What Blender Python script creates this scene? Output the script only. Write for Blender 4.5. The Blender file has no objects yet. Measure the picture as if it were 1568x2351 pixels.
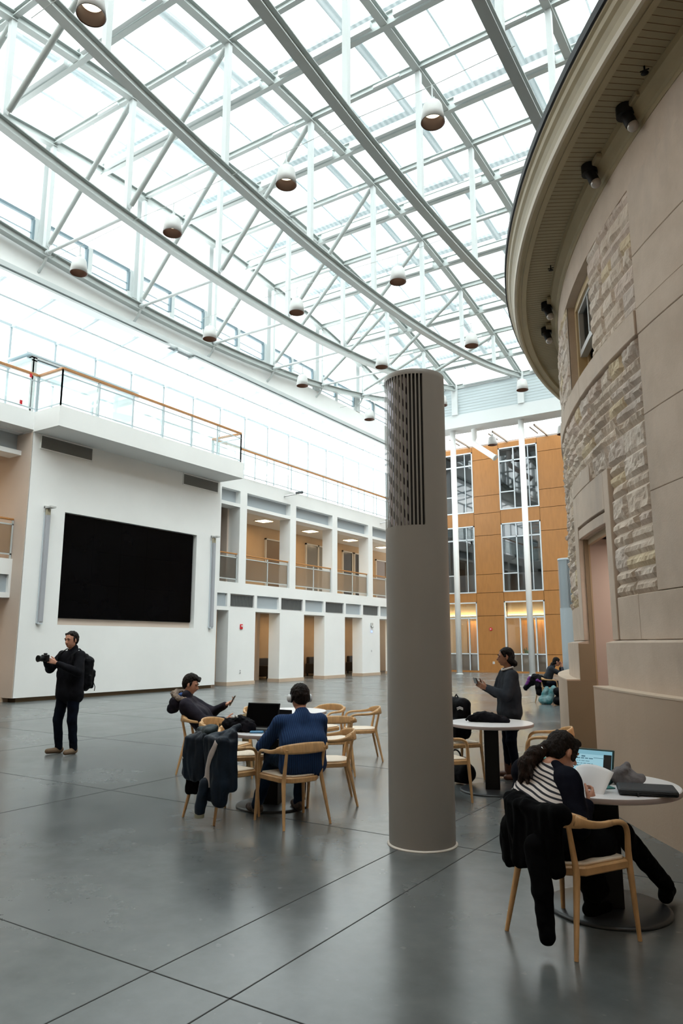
import bpy, bmesh, math, random
from mathutils import Vector, Matrix, Euler
random.seed(7)
SC = bpy.context.scene
COL = SC.collection
PI = math.pi
R = math.radians
# ------------------------------------------------------------------ materials
def newmat(name):
    m = bpy.data.materials.new(name); m.use_nodes = True
    nt = m.node_tree; nt.nodes.clear()
    out = nt.nodes.new('ShaderNodeOutputMaterial')
    return m, nt, out
def N(nt, t, **kw):
    n = nt.nodes.new(t)
    for k, v in kw.items():
        if k in n.inputs: n.inputs[k].default_value = v
        else: setattr(n, k, v)
    return n
def c4(c): return (c[0], c[1], c[2], 1.0)
def srgb(r, g, b):
    f = lambda v: (v/255/12.92) if v/255 <= .04045 else ((v/255+.055)/1.055)**2.4
    return (f(r), f(g), f(b))
def pmat(name, col, rough=.6, metal=0., var=0., vscale=4., bump=0., bscale=60., spec=.5, coords='Object', sx=(1,1,1), col2=None, detail=4., coat=0.):
    m, nt, out = newmat(name)
    p = N(nt, 'ShaderNodeBsdfPrincipled')
    p.inputs['Roughness'].default_value = rough
    p.inputs['Metallic'].default_value = metal
    p.inputs['Specular IOR Level'].default_value = spec
    p.inputs['Coat Weight'].default_value = coat
    nt.links.new(p.outputs[0], out.inputs[0])
    tc = N(nt, 'ShaderNodeTexCoord'); mp = N(nt, 'ShaderNodeMapping'); mp.inputs['Scale'].default_value = sx
    nt.links.new(tc.outputs[coords], mp.inputs[0])
    if var or col2:
        nz = N(nt, 'ShaderNodeTexNoise'); nz.inputs['Scale'].default_value = vscale; nz.inputs['Detail'].default_value = detail
        nt.links.new(mp.outputs[0], nz.inputs['Vector'])
        cr = N(nt, 'ShaderNodeValToRGB')
        a = col2 if col2 else tuple(max(0, v*(1-var)) for v in col); b = col if col2 else tuple(min(1, v*(1+var)) for v in col)
        cr.color_ramp.elements[0].position = .35; cr.color_ramp.elements[1].position = .65
        cr.color_ramp.elements[0].color = c4(a); cr.color_ramp.elements[1].color = c4(b)
        nt.links.new(nz.outputs['Fac'], cr.inputs[0]); nt.links.new(cr.outputs[0], p.inputs['Base Color'])
    else: p.inputs['Base Color'].default_value = c4(col)
    if bump:
        nb = N(nt, 'ShaderNodeTexNoise'); nb.inputs['Scale'].default_value = bscale; nb.inputs['Detail'].default_value = 3
        nt.links.new(mp.outputs[0], nb.inputs['Vector'])
        bp = N(nt, 'ShaderNodeBump'); bp.inputs['Strength'].default_value = bump; bp.inputs['Distance'].default_value = .02
        nt.links.new(nb.outputs['Fac'], bp.inputs['Height']); nt.links.new(bp.outputs[0], p.inputs['Normal'])
    return m
def emis(name, col, s):
    m, nt, out = newmat(name); e = N(nt, 'ShaderNodeEmission'); e.inputs[0].default_value = c4(col); e.inputs[1].default_value = s
    nt.links.new(e.outputs[0], out.inputs[0]); return m
def glassmat(name, tint, gl=.12, diff=0., dcol=(.8,.85,.85), stripes=0., mx=.8):
    mxr = mx
    m, nt, out = newmat(name)
    t = N(nt, 'ShaderNodeBsdfTransparent'); t.inputs[0].default_value = c4(tint)
    g = N(nt, 'ShaderNodeBsdfGlossy'); g.inputs['Roughness'].default_value = .03; g.inputs[0].default_value = (1,1,1,1)
    lw = N(nt, 'ShaderNodeLayerWeight'); lw.inputs[0].default_value = .35
    mr = N(nt, 'ShaderNodeMapRange'); mr.inputs['From Min'].default_value = 0; mr.inputs['From Max'].default_value = 1
    mr.inputs['To Min'].default_value = gl; mr.inputs['To Max'].default_value = mxr
    nt.links.new(lw.outputs['Fresnel'], mr.inputs['Value'])
    mx = N(nt, 'ShaderNodeMixShader'); nt.links.new(mr.outputs[0], mx.inputs[0])
    src = t
    if diff:
        d = N(nt, 'ShaderNodeBsdfTranslucent'); d.inputs[0].default_value = c4(dcol)
        m2 = N(nt, 'ShaderNodeMixShader')
        if stripes:
            tc = N(nt, 'ShaderNodeTexCoord'); w = N(nt, 'ShaderNodeTexWave'); w.inputs['Scale'].default_value = stripes; w.bands_direction = 'X'
            nt.links.new(tc.outputs['Object'], w.inputs['Vector'])
            r2 = N(nt, 'ShaderNodeMapRange'); r2.inputs['To Min'].default_value = diff*.75; r2.inputs['To Max'].default_value = diff*1.25
            nt.links.new(w.outputs['Fac'], r2.inputs['Value']); nt.links.new(r2.outputs[0], m2.inputs[0])
        else: m2.inputs[0].default_value = diff
        nt.links.new(t.outputs[0], m2.inputs[1]); nt.links.new(d.outputs[0], m2.inputs[2]); src = m2
    nt.links.new(src.outputs[0], mx.inputs[1]); nt.links.new(g.outputs[0], mx.inputs[2])
    nt.links.new(mx.outputs[0], out.inputs[0]); return m
M = {}
M['white'] = pmat('white_plaster', (.80,.80,.79), .75, var=.02, vscale=.7)
M['steel'] = pmat('white_painted_steel', (.50,.53,.53), .45)
M['steel2'] = pmat('grey_white_steel', (.40,.43,.42), .45)
M['siding'] = pmat('pale_blue_siding', (.47,.53,.55), .6)
M['girder'] = pmat('girder_white', (.58,.60,.60), .6)
M['pink'] = pmat('beige_plaster', (.60,.50,.43), .8, var=.03, vscale=.8)
M['tan'] = pmat('tan_corridor_wall', (.50,.345,.205), .8, var=.05, vscale=.8)
M['offw'] = pmat('corridor_ceiling', (.60,.56,.50), .8)
M['louvre'] = pmat('grey_blue_louvre', (.36,.40,.43), .6, bump=.3, bscale=8, sx=(1,1,30))
M['grille'] = pmat('dark_grille', (.07,.08,.09), .6)
M['grille2'] = pmat('grey_grille', (.16,.16,.155), .6)
M['wood'] = pmat('oiled_oak_rail', (.42,.19,.06), .45, var=.15, vscale=6, sx=(1,8,8))
M['oak'] = pmat('light_oak', (.62,.37,.17), .42, var=.12, vscale=9, sx=(6,1,1))
M['pad'] = pmat('pale_seat_veneer', (.78,.66,.53), .4, var=.06, vscale=9, sx=(8,1,1))
M['orange'] = pmat('maple_veneer_panel', (.34,.145,.036), .45, var=.06, vscale=3., sx=(3,3,.6), detail=6)
M['gap'] = pmat('dark_gap', (.10,.045,.01), .8)
M['alu'] = pmat('brushed_aluminium', (.58,.63,.67), .4, .1)
M['black'] = pmat('black_metal', (.006,.006,.007), .5, spec=.3)
M['blackg'] = pmat('black_gloss_screen', (.0015,.0015,.002), .2, var=.3, vscale=.8, spec=.05)
M['tablew'] = pmat('white_laminate', (.80,.78,.80), .3, var=.02, vscale=3)
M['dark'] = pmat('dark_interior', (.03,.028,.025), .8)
M['glass'] = glassmat('clear_glass', (.92,.95,.95), .03, mx=.3)
M['glassd'] = glassmat('window_glass', (.30,.36,.40), .08, mx=.35)
M['gguard'] = glassmat('guard_glass', (.93,.96,.955), .01, .06, (.8,.85,.85), mx=.25)
M['frost'] = glassmat('frosted_glass', (.45,.47,.48), .08, .5, (.55,.58,.6))
M['roofg'] = glassmat('roof_glass', (.93,.98,.975), .0, .16, (.75,.8,.8), stripes=1.6, mx=.03)
M['roofl'] = glassmat('terrace_glass', (.97,.99,.99), .0, .12, (.9,.92,.92), mx=.06)
M['mesh'] = glassmat('perforated_infill', (.80,.78,.76), .0, .38, (.75,.73,.71), mx=.05)
M['ext'] = pmat('outer_frame_steel', (.14,.22,.25), .6)
M['gasket'] = pmat('dark_teal_window_frame', (.13,.19,.22), .5)
M['lampw'] = pmat('lamp_white_enamel', (.50,.50,.49), .4)
M['lampb'] = pmat('lamp_brown_inside', (.05,.018,.010), .5)
M['bulb'] = emis('warm_bulb', (1,.86,.6), 3.2)
M['panel'] = emis('corridor_light_panel', (1,.80,.50), 5.)
M['cove'] = emis('cove_light', (1,.72,.36), 2.2)
M['red'] = pmat('red_plastic', (.55,.01,.02), .4)
M['bluel'] = emis('blue_led', (.25,.35,1), 2.5)
M['chrome'] = pmat('brushed_steel', (.6,.6,.6), .3, .9)
M['plastw'] = pmat('white_plastic', (.7,.7,.7), .4)
M['gutter'] = pmat('black_gutter', (.01,.01,.012), .6)
M['cream'] = pmat('cream_painted_wood', (.42,.35,.22), .5, var=.04, vscale=3)
M['soffit'] = pmat('beadboard_paint', (.36,.30,.19), .55, var=.04, vscale=3)
M['wframe'] = pmat('window_wood_paint', (.58,.44,.25), .5)
M['postgrey'] = pmat('pale_grey_blue_metal', (.42,.49,.52), .5)
M['plinth'] = pmat('honed_limestone', (.50,.38,.285), .7, var=.05, vscale=.9, bump=.05, bscale=40)
M['plinthtop'] = pmat('limestone_ledge', (.62,.50,.39), .7, var=.04, vscale=1.2)
M['door_pink'] = pmat('pink_beige_panel', (.50,.405,.355), .6, var=.03, vscale=1)
M['bronze'] = pmat('bronze_frame', (.16,.105,.055), .45, .2)
M['skin'] = pmat('light_skin', (.55,.27,.18), .55, var=.06, vscale=12)
M['skin2'] = pmat('brown_skin', (.30,.14,.08), .55, var=.06, vscale=12)
M['lips'] = pmat('lip_skin', (.30,.09,.07), .5)
M['eye'] = pmat('dark_eye', (.02,.015,.012), .2)
M['hairb'] = pmat('dark_brown_hair', (.010,.0055,.004), .6, spec=.2, var=.4, vscale=30, bump=.8, bscale=90, sx=(1,1,.3))
M['hairk'] = pmat('black_hair', (.004,.003,.003), .6, spec=.2, var=.4, vscale=30, bump=.8, bscale=90, sx=(1,1,.3))
def concrete():
    m, nt, out = newmat('polished_concrete')
    p = N(nt, 'ShaderNodeBsdfPrincipled'); nt.links.new(p.outputs[0], out.inputs[0])
    tc = N(nt, 'ShaderNodeTexCoord')
    n1 = N(nt, 'ShaderNodeTexNoise'); n1.inputs['Scale'].default_value = .55; n1.inputs['Detail'].default_value = 8; n1.inputs['Roughness'].default_value = .62
    nt.links.new(tc.outputs['Object'], n1.inputs['Vector'])
    cr = N(nt, 'ShaderNodeValToRGB'); e = cr.color_ramp.elements
    e[0].position = .36; e[0].color = (.082,.092,.095,1); e[1].position = .66; e[1].color = (.150,.160,.162,1)
    nt.links.new(n1.outputs['Fac'], cr.inputs[0])
    n2 = N(nt, 'ShaderNodeTexNoise'); n2.inputs['Scale'].default_value = 5; n2.inputs['Detail'].default_value = 6
    nt.links.new(tc.outputs['Object'], n2.inputs['Vector'])
    mr = N(nt, 'ShaderNodeMapRange'); mr.inputs['To Min'].default_value = .82; mr.inputs['To Max'].default_value = 1.18
    nt.links.new(n2.outputs['Fac'], mr.inputs['Value'])
    mu = N(nt, 'ShaderNodeMix'); mu.data_type = 'RGBA'; mu.blend_type = 'MULTIPLY'; mu.inputs[0].default_value = 1
    nt.links.new(cr.outputs[0], mu.inputs[6]); nt.links.new(mr.outputs[0], mu.inputs[7])
    # scuffs
    vo = N(nt, 'ShaderNodeTexNoise'); vo.inputs['Scale'].default_value = 14; vo.inputs['Detail'].default_value = 2
    nt.links.new(tc.outputs['Object'], vo.inputs['Vector'])
    c2 = N(nt, 'ShaderNodeValToRGB'); c2.color_ramp.elements[0].position = .70; c2.color_ramp.elements[1].position = .78
    c2.color_ramp.elements[0].color = (0,0,0,1); c2.color_ramp.elements[1].color = (.16,.16,.16,1)
    nt.links.new(vo.outputs['Fac'], c2.inputs[0])
    ms = N(nt, 'ShaderNodeMix'); ms.data_type = 'RGBA'; ms.blend_type = 'MIX'
    nt.links.new(c2.outputs[0], ms.inputs[0]); nt.links.new(mu.outputs[2], ms.inputs[6]); ms.inputs[7].default_value = (.36,.36,.35,1)
    nt.links.new(ms.outputs[2], p.inputs['Base Color'])
    r = N(nt, 'ShaderNodeMapRange'); r.inputs['To Min'].default_value = .14; r.inputs['To Max'].default_value = .36
    nt.links.new(n1.outputs['Fac'], r.inputs['Value']); nt.links.new(r.outputs[0], p.inputs['Roughness'])
    p.inputs['Specular IOR Level'].default_value = .75
    bp = N(nt, 'ShaderNodeBump'); bp.inputs['Strength'].default_value = .035; bp.inputs['Distance'].default_value = .02
    nb = N(nt, 'ShaderNodeTexNoise'); nb.inputs['Scale'].default_value = 3; nb.inputs['Detail'].default_value = 3
    nt.links.new(tc.outputs['Object'], nb.inputs['Vector']); nt.links.new(nb.outputs['Fac'], bp.inputs['Height']); nt.links.new(bp.outputs[0], p.inputs['Normal'])
    return m
M['floor'] = concrete()
M['joint'] = pmat('floor_joint', (.03,.03,.03), .8)
def stonemat(name, ca, cb, stain, rough=.85, bump=.35, bs=30, tone=True):
    m, nt, out = newmat(name)
    p = N(nt, 'ShaderNodeBsdfPrincipled'); nt.links.new(p.outputs[0], out.inputs[0]); p.inputs['Roughness'].default_value = rough
    p.inputs['Specular IOR Level'].default_value = .25
    tc = N(nt, 'ShaderNodeTexCoord')
    n1 = N(nt, 'ShaderNodeTexNoise'); n1.inputs['Scale'].default_value = 1.6; n1.inputs['Detail'].default_value = 8; n1.inputs['Roughness'].default_value = .65
    nt.links.new(tc.outputs['Object'], n1.inputs['Vector'])
    cr = N(nt, 'ShaderNodeValToRGB'); e = cr.color_ramp.elements; e[0].position = .33; e[1].position = .62
    e[0].color = c4(ca); e[1].color = c4(cb); nt.links.new(n1.outputs['Fac'], cr.inputs[0])
    n3 = N(nt, 'ShaderNodeTexNoise'); n3.inputs['Scale'].default_value = .9; n3.inputs['Detail'].default_value = 7; n3.inputs['Distortion'].default_value = .6
    mp = N(nt, 'ShaderNodeMapping'); mp.inputs['Scale'].default_value = (1,1,.45); mp.inputs['Location'].default_value = (3,7,1)
    nt.links.new(tc.outputs['Object'], mp.inputs[0]); nt.links.new(mp.outputs[0], n3.inputs['Vector'])
    c3 = N(nt, 'ShaderNodeValToRGB'); c3.color_ramp.elements[0].position = .56; c3.color_ramp.elements[1].position = .74
    c3.color_ramp.elements[0].color = (0,0,0,1); c3.color_ramp.elements[1].color = (.55,.55,.55,1)
    nt.links.new(n3.outputs['Fac'], c3.inputs[0])
    mx = N(nt, 'ShaderNodeMix'); mx.data_type = 'RGBA'; nt.links.new(c3.outputs[0], mx.inputs[0]); nt.links.new(cr.outputs[0], mx.inputs[6]); mx.inputs[7].default_value = c4(stain)
    last = mx.outputs[2]
    if tone:
        at = N(nt, 'ShaderNodeAttribute'); at.attribute_name = 'tone'
        mu = N(nt, 'ShaderNodeMix'); mu.data_type = 'RGBA'; mu.blend_type = 'MULTIPLY'; mu.inputs[0].default_value = 1
        nt.links.new(last, mu.inputs[6]); nt.links.new(at.outputs['Color'], mu.inputs[7]); last = mu.outputs[2]
    nt.links.new(last, p.inputs['Base Color'])
    nb = N(nt, 'ShaderNodeTexNoise'); nb.inputs['Scale'].default_value = bs; nb.inputs['Detail'].default_value = 5
    nt.links.new(tc.outputs['Object'], nb.inputs['Vector'])
    bp = N(nt, 'ShaderNodeBump'); bp.inputs['Strength'].default_value = bump; bp.inputs['Distance'].default_value = .02
    nt.links.new(nb.outputs['Fac'], bp.inputs['Height']); nt.links.new(bp.outputs[0], p.inputs['Normal'])
    return m
M['rough'] = stonemat('rock_faced_sandstone', (.56,.475,.405), (.72,.635,.56), (.42,.38,.34), bump=.5, bs=26)
M['smooth'] = stonemat('smooth_sandstone', (.52,.425,.345), (.62,.515,.43), (.31,.285,.27), bump=.08, bs=60, tone=False)
# ------------------------------------------------------------------ mesh builder
class MB:
    def __init__(s): s.v = []; s.f = []; s.sm = []; s.tone = None
    def add(s, vs, fs, smooth=False):
        o = len(s.v); s.v += [tuple(v) for v in vs]; s.f += [tuple(o+i for i in f) for f in fs]; s.sm += [smooth]*len(fs); return s
    def box(s, x0, x1, y0, y1, z0, z1):
        vs = [(x0,y0,z0),(x1,y0,z0),(x1,y1,z0),(x0,y1,z0),(x0,y0,z1),(x1,y0,z1),(x1,y1,z1),(x0,y1,z1)]
        return s.add(vs, [(0,3,2,1),(4,5,6,7),(0,1,5,4),(1,2,6,5),(2,3,7,6),(3,0,4,7)])
    def bar(s, a, b, w, h, up=(0,0,1)):
        a = Vector(a); b = Vector(b); d = (b-a).normalized(); u = Vector(up)
        if abs(d.dot(u)) > .99: u = Vector((0,1,0))
        r = d.cross(u).normalized(); u = r.cross(d).normalized()
        vs = []
        for p in (a, b):
            for sx, sz in ((-1,-1),(1,-1),(1,1),(-1,1)): vs.append(p + r*(sx*w/2) + u*(sz*h/2))
        return s.add(vs, [(0,1,2,3),(7,6,5,4),(0,4,5,1),(1,5,6,2),(2,6,7,3),(3,7,4,0)])
    def tube(s, pts, rad, n=10, smooth=True, cap=True, squash=None):
        pts = [Vector(p) for p in pts]
        if not hasattr(rad, '__len__'): rad = [rad]*len(pts)
        vs = []; fs = []; prev = None
        for i, p in enumerate(pts):
            d = (pts[min(i+1,len(pts)-1)] - pts[max(i-1,0)]).normalized()
            if prev is None:
                r = d.cross(Vector((0,0,1)))
                if r.length < .05: r = d.cross(Vector((0,1,0)))
                r.normalize()
            else:
                r = (prev - d*prev.dot(d)).normalized()
            prev = r; u = d.cross(r)
            q = squash if squash else (1,1)
            for k in range(n):
                a = 2*PI*k/n; vs.append(p + r*(math.cos(a)*rad[i]*q[0]) + u*(math.sin(a)*rad[i]*q[1]))
        for i in range(len(pts)-1):
            for k in range(n):
                k2 = (k+1)%n; fs.append((i*n+k, i*n+k2, (i+1)*n+k2, (i+1)*n+k))
        s.add(vs, fs, smooth)
        if cap: s.add(vs[:n], [tuple(range(n))[::-1]]); s.add(vs[-n:], [tuple(range(n))])
        return s
    def lathe(s, prof, n=32, c=(0,0,0), a0=0, a1=2*PI, smooth=True, flip=False):
        full = abs(a1-a0-2*PI) < 1e-6; m = n if full else n+1
        vs = []; fs = []
        for r, z in prof:
            for k in range(m):
                a = a0+(a1-a0)*k/n; vs.append((c[0]+r*math.cos(a), c[1]+r*math.sin(a), c[2]+z))
        for i in range(len(prof)-1):
            for k in range(n):
                k2 = (k+1)%m; q = (i*m+k, i*m+k2, (i+1)*m+k2, (i+1)*m+k); fs.append(q[::-1] if flip else q)
        return s.add(vs, fs, smooth)
    def disc(s, r, z0, z1, n=40, c=(0,0), bev=.004):
        s.lathe([(0,z0),(r-bev,z0),(r,z0+bev),(r,z1-bev),(r-bev,z1),(0,z1)], n, (c[0],c[1],0), smooth=False); return s
    def sph(s, c, r, n=14, m=9, rot=None):
        rr = r if hasattr(r, '__len__') else (r,r,r); vs = []; fs = []
        for i in range(m+1):
            t = PI*i/m
            for k in range(n):
                a = 2*PI*k/n; v = Vector((rr[0]*math.sin(t)*math.cos(a), rr[1]*math.sin(t)*math.sin(a), rr[2]*math.cos(t)))
                if rot is not None: v = rot @ v
                vs.append(Vector(c)+v)
        for i in range(m):
            for k in range(n):
                k2 = (k+1)%n; fs.append((i*n+k, (i+1)*n+k, (i+1)*n+k2, i*n+k2))
        return s.add(vs, fs, True)
    def cap(s, a, b, ra, rb, n=12):
        a = Vector(a); b = Vector(b); s.sph(a, ra, n, 8); s.sph(b, rb, n, 8)
        if (b-a).length > 1e-4: s.tube([a, b], [ra, rb], n)
        return s
    def quad(s, a, b, c, d): return s.add([a,b,c,d], [(0,1,2,3)])
    def prism(s, poly, z0, z1, axis='z'):
        n = len(poly)
        def P(u, v, w): return {'z': (u,v,w), 'x': (w,u,v), 'y': (u,w,v)}[axis]
        vs = [P(u,v,z0) for u,v in poly]+[P(u,v,z1) for u,v in poly]
        fs = [tuple(range(n))[::-1], tuple(range(n,2*n))]+[(i,(i+1)%n,n+(i+1)%n,n+i) for i in range(n)]
        return s.add(vs, fs)
    def build(s, name, mat, parent=None, bev=0, clean=False, segs=1):
        me = bpy.data.meshes.new(name); me.from_pydata(s.v, [], s.f); me.materials.append(mat)
        me.polygons.foreach_set('use_smooth', s.sm)
        bm = bmesh.new(); bm.from_mesh(me)
        if clean: bmesh.ops.remove_doubles(bm, verts=bm.verts, dist=1e-5)
        bmesh.ops.dissolve_degenerate(bm, dist=1e-6, edges=bm.edges)
        bmesh.ops.recalc_face_normals(bm, faces=bm.faces); bm.to_mesh(me); bm.free()
        o = bpy.data.objects.new(name, me); COL.objects.link(o)
        if bev:
            b = o.modifiers.new('bevel', 'BEVEL'); b.width = bev; b.segments = segs; b.limit_method = 'ANGLE'
        if parent is not None: o.parent = parent
        return o
def tag(o, label, cat, group=None, kind=None):
    if label: o['label'] = label
    if cat: o['category'] = cat
    if group: o['group'] = group
    if kind: o['kind'] = kind
    return o
def thing(name, label, cat, loc=(0,0,0), rz=0, group=None):
    o = bpy.data.objects.new(name, None); COL.objects.link(o); o.location = loc; o.rotation_euler = (0,0,rz)
    o.empty_display_size = .1
    return tag(o, label, cat, group)
def struct(name, mb, mat, parent=None, label=None, **kw):
    o = mb.build(name, mat, parent, **kw)
    if parent is None: o['kind'] = 'structure'; o['category'] = name.split('_')[0]; o['label'] = label or name
    return o
def copy_tree(o, parent=None):
    c = o.copy(); COL.objects.link(c)
    if parent is not None: c.parent = parent
    for ch in list(o.children): copy_tree(ch, c)
    return c
def frame_of(f):   # rotation about z so that local +Y points along f
    return math.atan2(-f[0], f[1])
# ------------------------------------------------------------------ remeshed organic shapes
import numpy as np
def sdf_mesh(prims, vox, kdef=None):
    lo = np.full(3, 1e9); hi = -lo; P = []
    for p in prims:
        if p[0] == 'c':
            A = np.array(p[1], float); B = np.array(p[2], float); ra, rb = p[3], p[4]; k = p[6] if len(p) > 6 else (kdef if kdef is not None else min(ra, rb)*.4)
            l = np.minimum(A-ra, B-rb); h = np.maximum(A+ra, B+rb); P.append(('c', A, B, ra, rb, k, l, h))
        elif p[0] == 'b':
            C_ = np.array(p[1], float); hb = np.array(p[2], float); rd = p[3]; ro_ = np.array(Euler(p[4]).to_matrix()) if len(p) > 4 else np.eye(3); k = p[5] if len(p) > 5 else (kdef if kdef is not None else .02)
            e = np.abs(ro_) @ hb; P.append(('b', C_, ro_, hb, rd, k, C_-e, C_+e))
        else:
            C_ = np.array(p[1], float); r = p[2]; r = np.array(r if hasattr(r, '__len__') else (r,r,r), float); rot = np.array(p[3]) if len(p) > 3 and p[3] is not None else np.eye(3)
            m = r.max(); k = p[4] if len(p) > 4 else (kdef if kdef is not None else r.min()*.4); P.append(('s', C_, rot, r, 0, k, C_-m, C_+m))
        lo = np.minimum(lo, P[-1][6]); hi = np.maximum(hi, P[-1][7])
    lo -= vox*3; hi += vox*3; n = np.ceil((hi-lo)/vox).astype(int)+1
    ax = [lo[i]+vox*np.arange(n[i]) for i in range(3)]
    V = np.full(n, .2, np.float32)
    for q in P:
        k = q[5]; mg = max(k*1.5, vox*3) + .012
        i0 = np.maximum(0, np.floor((q[6]-mg-lo)/vox).astype(int)); i1 = np.minimum(n, np.ceil((q[7]+mg-lo)/vox).astype(int)+1)
        X = ax[0][i0[0]:i1[0]][:,None,None]; Y = ax[1][i0[1]:i1[1]][None,:,None]; Z = ax[2][i0[2]:i1[2]][None,None,:]
        if q[0] == 'c':
            A, B = q[1], q[2]; d = B-A; L = max(1e-12, float(d@d)); t = np.clip(((X-A[0])*d[0]+(Y-A[1])*d[1]+(Z-A[2])*d[2])/L, 0, 1)
            D = np.sqrt((X-A[0]-t*d[0])**2+(Y-A[1]-t*d[1])**2+(Z-A[2]-t*d[2])**2)-(q[3]+(q[4]-q[3])*t)
        elif q[0] == 'b':
            C_, rot, hb, rd = q[1:5]; x, y, z = X-C_[0], Y-C_[1], Z-C_[2]; W_ = [np.abs(rot[0,i]*x+rot[1,i]*y+rot[2,i]*z)-(hb[i]-rd) for i in range(3)]
            D = np.sqrt(sum(np.maximum(w_,0)**2 for w_ in W_))+np.minimum(np.maximum(np.maximum(W_[0],W_[1]),W_[2]),0)-rd
        else:
            C_, rot, r = q[1], q[2], q[3]; x, y, z = X-C_[0], Y-C_[1], Z-C_[2]
            u = rot[0,0]*x+rot[1,0]*y+rot[2,0]*z; v = rot[0,1]*x+rot[1,1]*y+rot[2,1]*z; w = rot[0,2]*x+rot[1,2]*y+rot[2,2]*z
            k0 = np.sqrt((u/r[0])**2+(v/r[1])**2+(w/r[2])**2); k1 = np.sqrt((u/r[0]**2)**2+(v/r[1]**2)**2+(w/r[2]**2)**2)+1e-9
            D = k0*(k0-1)/k1; D = np.where(k0 < 1e-3, -r.min(), D)
        S = V[i0[0]:i1[0], i0[1]:i1[1], i0[2]:i1[2]]
        hh = np.maximum(k-np.abs(S-D), 0)/max(k, 1e-6)
        V[i0[0]:i1[0], i0[1]:i1[1], i0[2]:i1[2]] = np.minimum(S, D)-hh*hh*k*.25
    neg = V < 0
    m = [d-1 for d in V.shape]; cnt = np.zeros(m, np.int32); acc = np.zeros(m+[3], np.float32)
    def sl(o): return tuple(slice(o[i], o[i]+m[i]) for i in range(3))
    for axn in range(3):
        for a in (0,1):
            for b in (0,1):
                o0 = [0,0,0]; oth = [i for i in range(3) if i != axn]; o0[oth[0]] = a; o0[oth[1]] = b; o1 = list(o0); o1[axn] = 1
                v0, v1 = V[sl(o0)], V[sl(o1)]; cr = neg[sl(o0)] != neg[sl(o1)]
                if not cr.any(): continue
                t = v0[cr]/(v0[cr]-v1[cr]); cnt[cr] += 1; q = np.zeros((len(t),3), np.float32); q[:,axn] = t; q[:,oth[0]] = a; q[:,oth[1]] = b; acc[cr] += q
    act = cnt > 0; idx = np.full(m, -1, np.int64); idx[act] = np.arange(act.sum())
    ii = np.argwhere(act); verts = lo+vox*(ii+acc[act]/cnt[act][:,None]); faces = []
    for axn in range(3):
        oth = [i for i in range(3) if i != axn]
        s0 = [slice(1, m[i]) for i in range(3)]; s1 = [slice(1, m[i]) for i in range(3)]; s0[axn] = slice(0, m[axn]); s1[axn] = slice(1, m[axn]+1)
        n0, n1 = neg[tuple(s0)], neg[tuple(s1)]; e = np.argwhere(n0 != n1)
        if not len(e): continue
        fl = n0[tuple(e.T)]; base = e.copy(); base[:,oth[0]] += 1; base[:,oth[1]] += 1
        def at(da, db): c_ = base.copy(); c_[:,oth[0]] += da; c_[:,oth[1]] += db; return idx[tuple(c_.T)]
        q = np.stack([at(-1,-1), at(0,-1), at(0,0), at(-1,0)], 1); w = fl if axn != 1 else ~fl
        q[~w] = q[~w][:, ::-1]; faces.append(q)
    return verts, np.concatenate(faces)
def organic(name, prims, mat, parent=None, voxel=.008, smooth=3, noise=0, nscale=8, k=None, an=(1,1,1)):
    vs, fs = sdf_mesh(prims, voxel, k)
    me = bpy.data.meshes.new(name); me.from_pydata(vs.tolist(), [], fs.tolist()); me.materials.append(mat)
    me.polygons.foreach_set('use_smooth', [True]*len(me.polygons))
    if noise:
        from mathutils import noise as nz
        off = Vector((len(fs)%17, len(vs)%13, 3)); A_ = Vector(an)*nscale; co = [v.co + v.normal*(noise*nz.noise(v.co*A_+off)+noise*.5*nz.noise(v.co*A_*2.3+off)) for v in me.vertices]
        for v, c in zip(me.vertices, co): v.co = c
    me.update(); o = bpy.data.objects.new(name, me); COL.objects.link(o)
    if parent is not None: o.parent = parent
    return o
ORD = ['first','second','third','fourth','fifth','sixth','seventh','eighth','ninth','tenth','eleventh','twelfth','thirteenth','fourteenth','fifteenth','sixteenth','seventeenth','eighteenth','nineteenth','twentieth']
# ================================================================== camera, sky
F_PX, HZ, EYE = 1655., 1478., 1.62
cam = bpy.data.cameras.new('camera'); camo = bpy.data.objects.new('camera', cam); COL.objects.link(camo); SC.camera = camo
cam.sensor_fit = 'HORIZONTAL'; cam.sensor_width = 24; cam.lens = F_PX/1568*24; cam.clip_end = 300; cam.clip_start = .05
pitch = math.atan((HZ-1175.5)/F_PX); yaw = math.atan((1870-784)/math.hypot(F_PX, HZ-1175.5))
camo.location = (0,0,EYE); camo.rotation_euler = (PI/2+pitch, 0, yaw)
SC.view_settings.view_transform = 'Standard'; SC.view_settings.look = 'None'; SC.view_settings.gamma = 1; SC.view_settings.use_curve_mapping = False
SC.view_settings.exposure = 0.0
SC.cycles.max_bounces = 8; SC.cycles.use_adaptive_sampling = True; SC.cycles.adaptive_threshold = .025; SC.cycles.diffuse_bounces = 4; SC.cycles.glossy_bounces = 4; SC.cycles.transparent_max_bounces = 16; SC.cycles.transmission_bounces = 4
SC.cycles.caustics_reflective = False; SC.cycles.caustics_refractive = False; SC.cycles.sample_clamp_indirect = 6; SC.cycles.use_denoising = True
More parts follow.
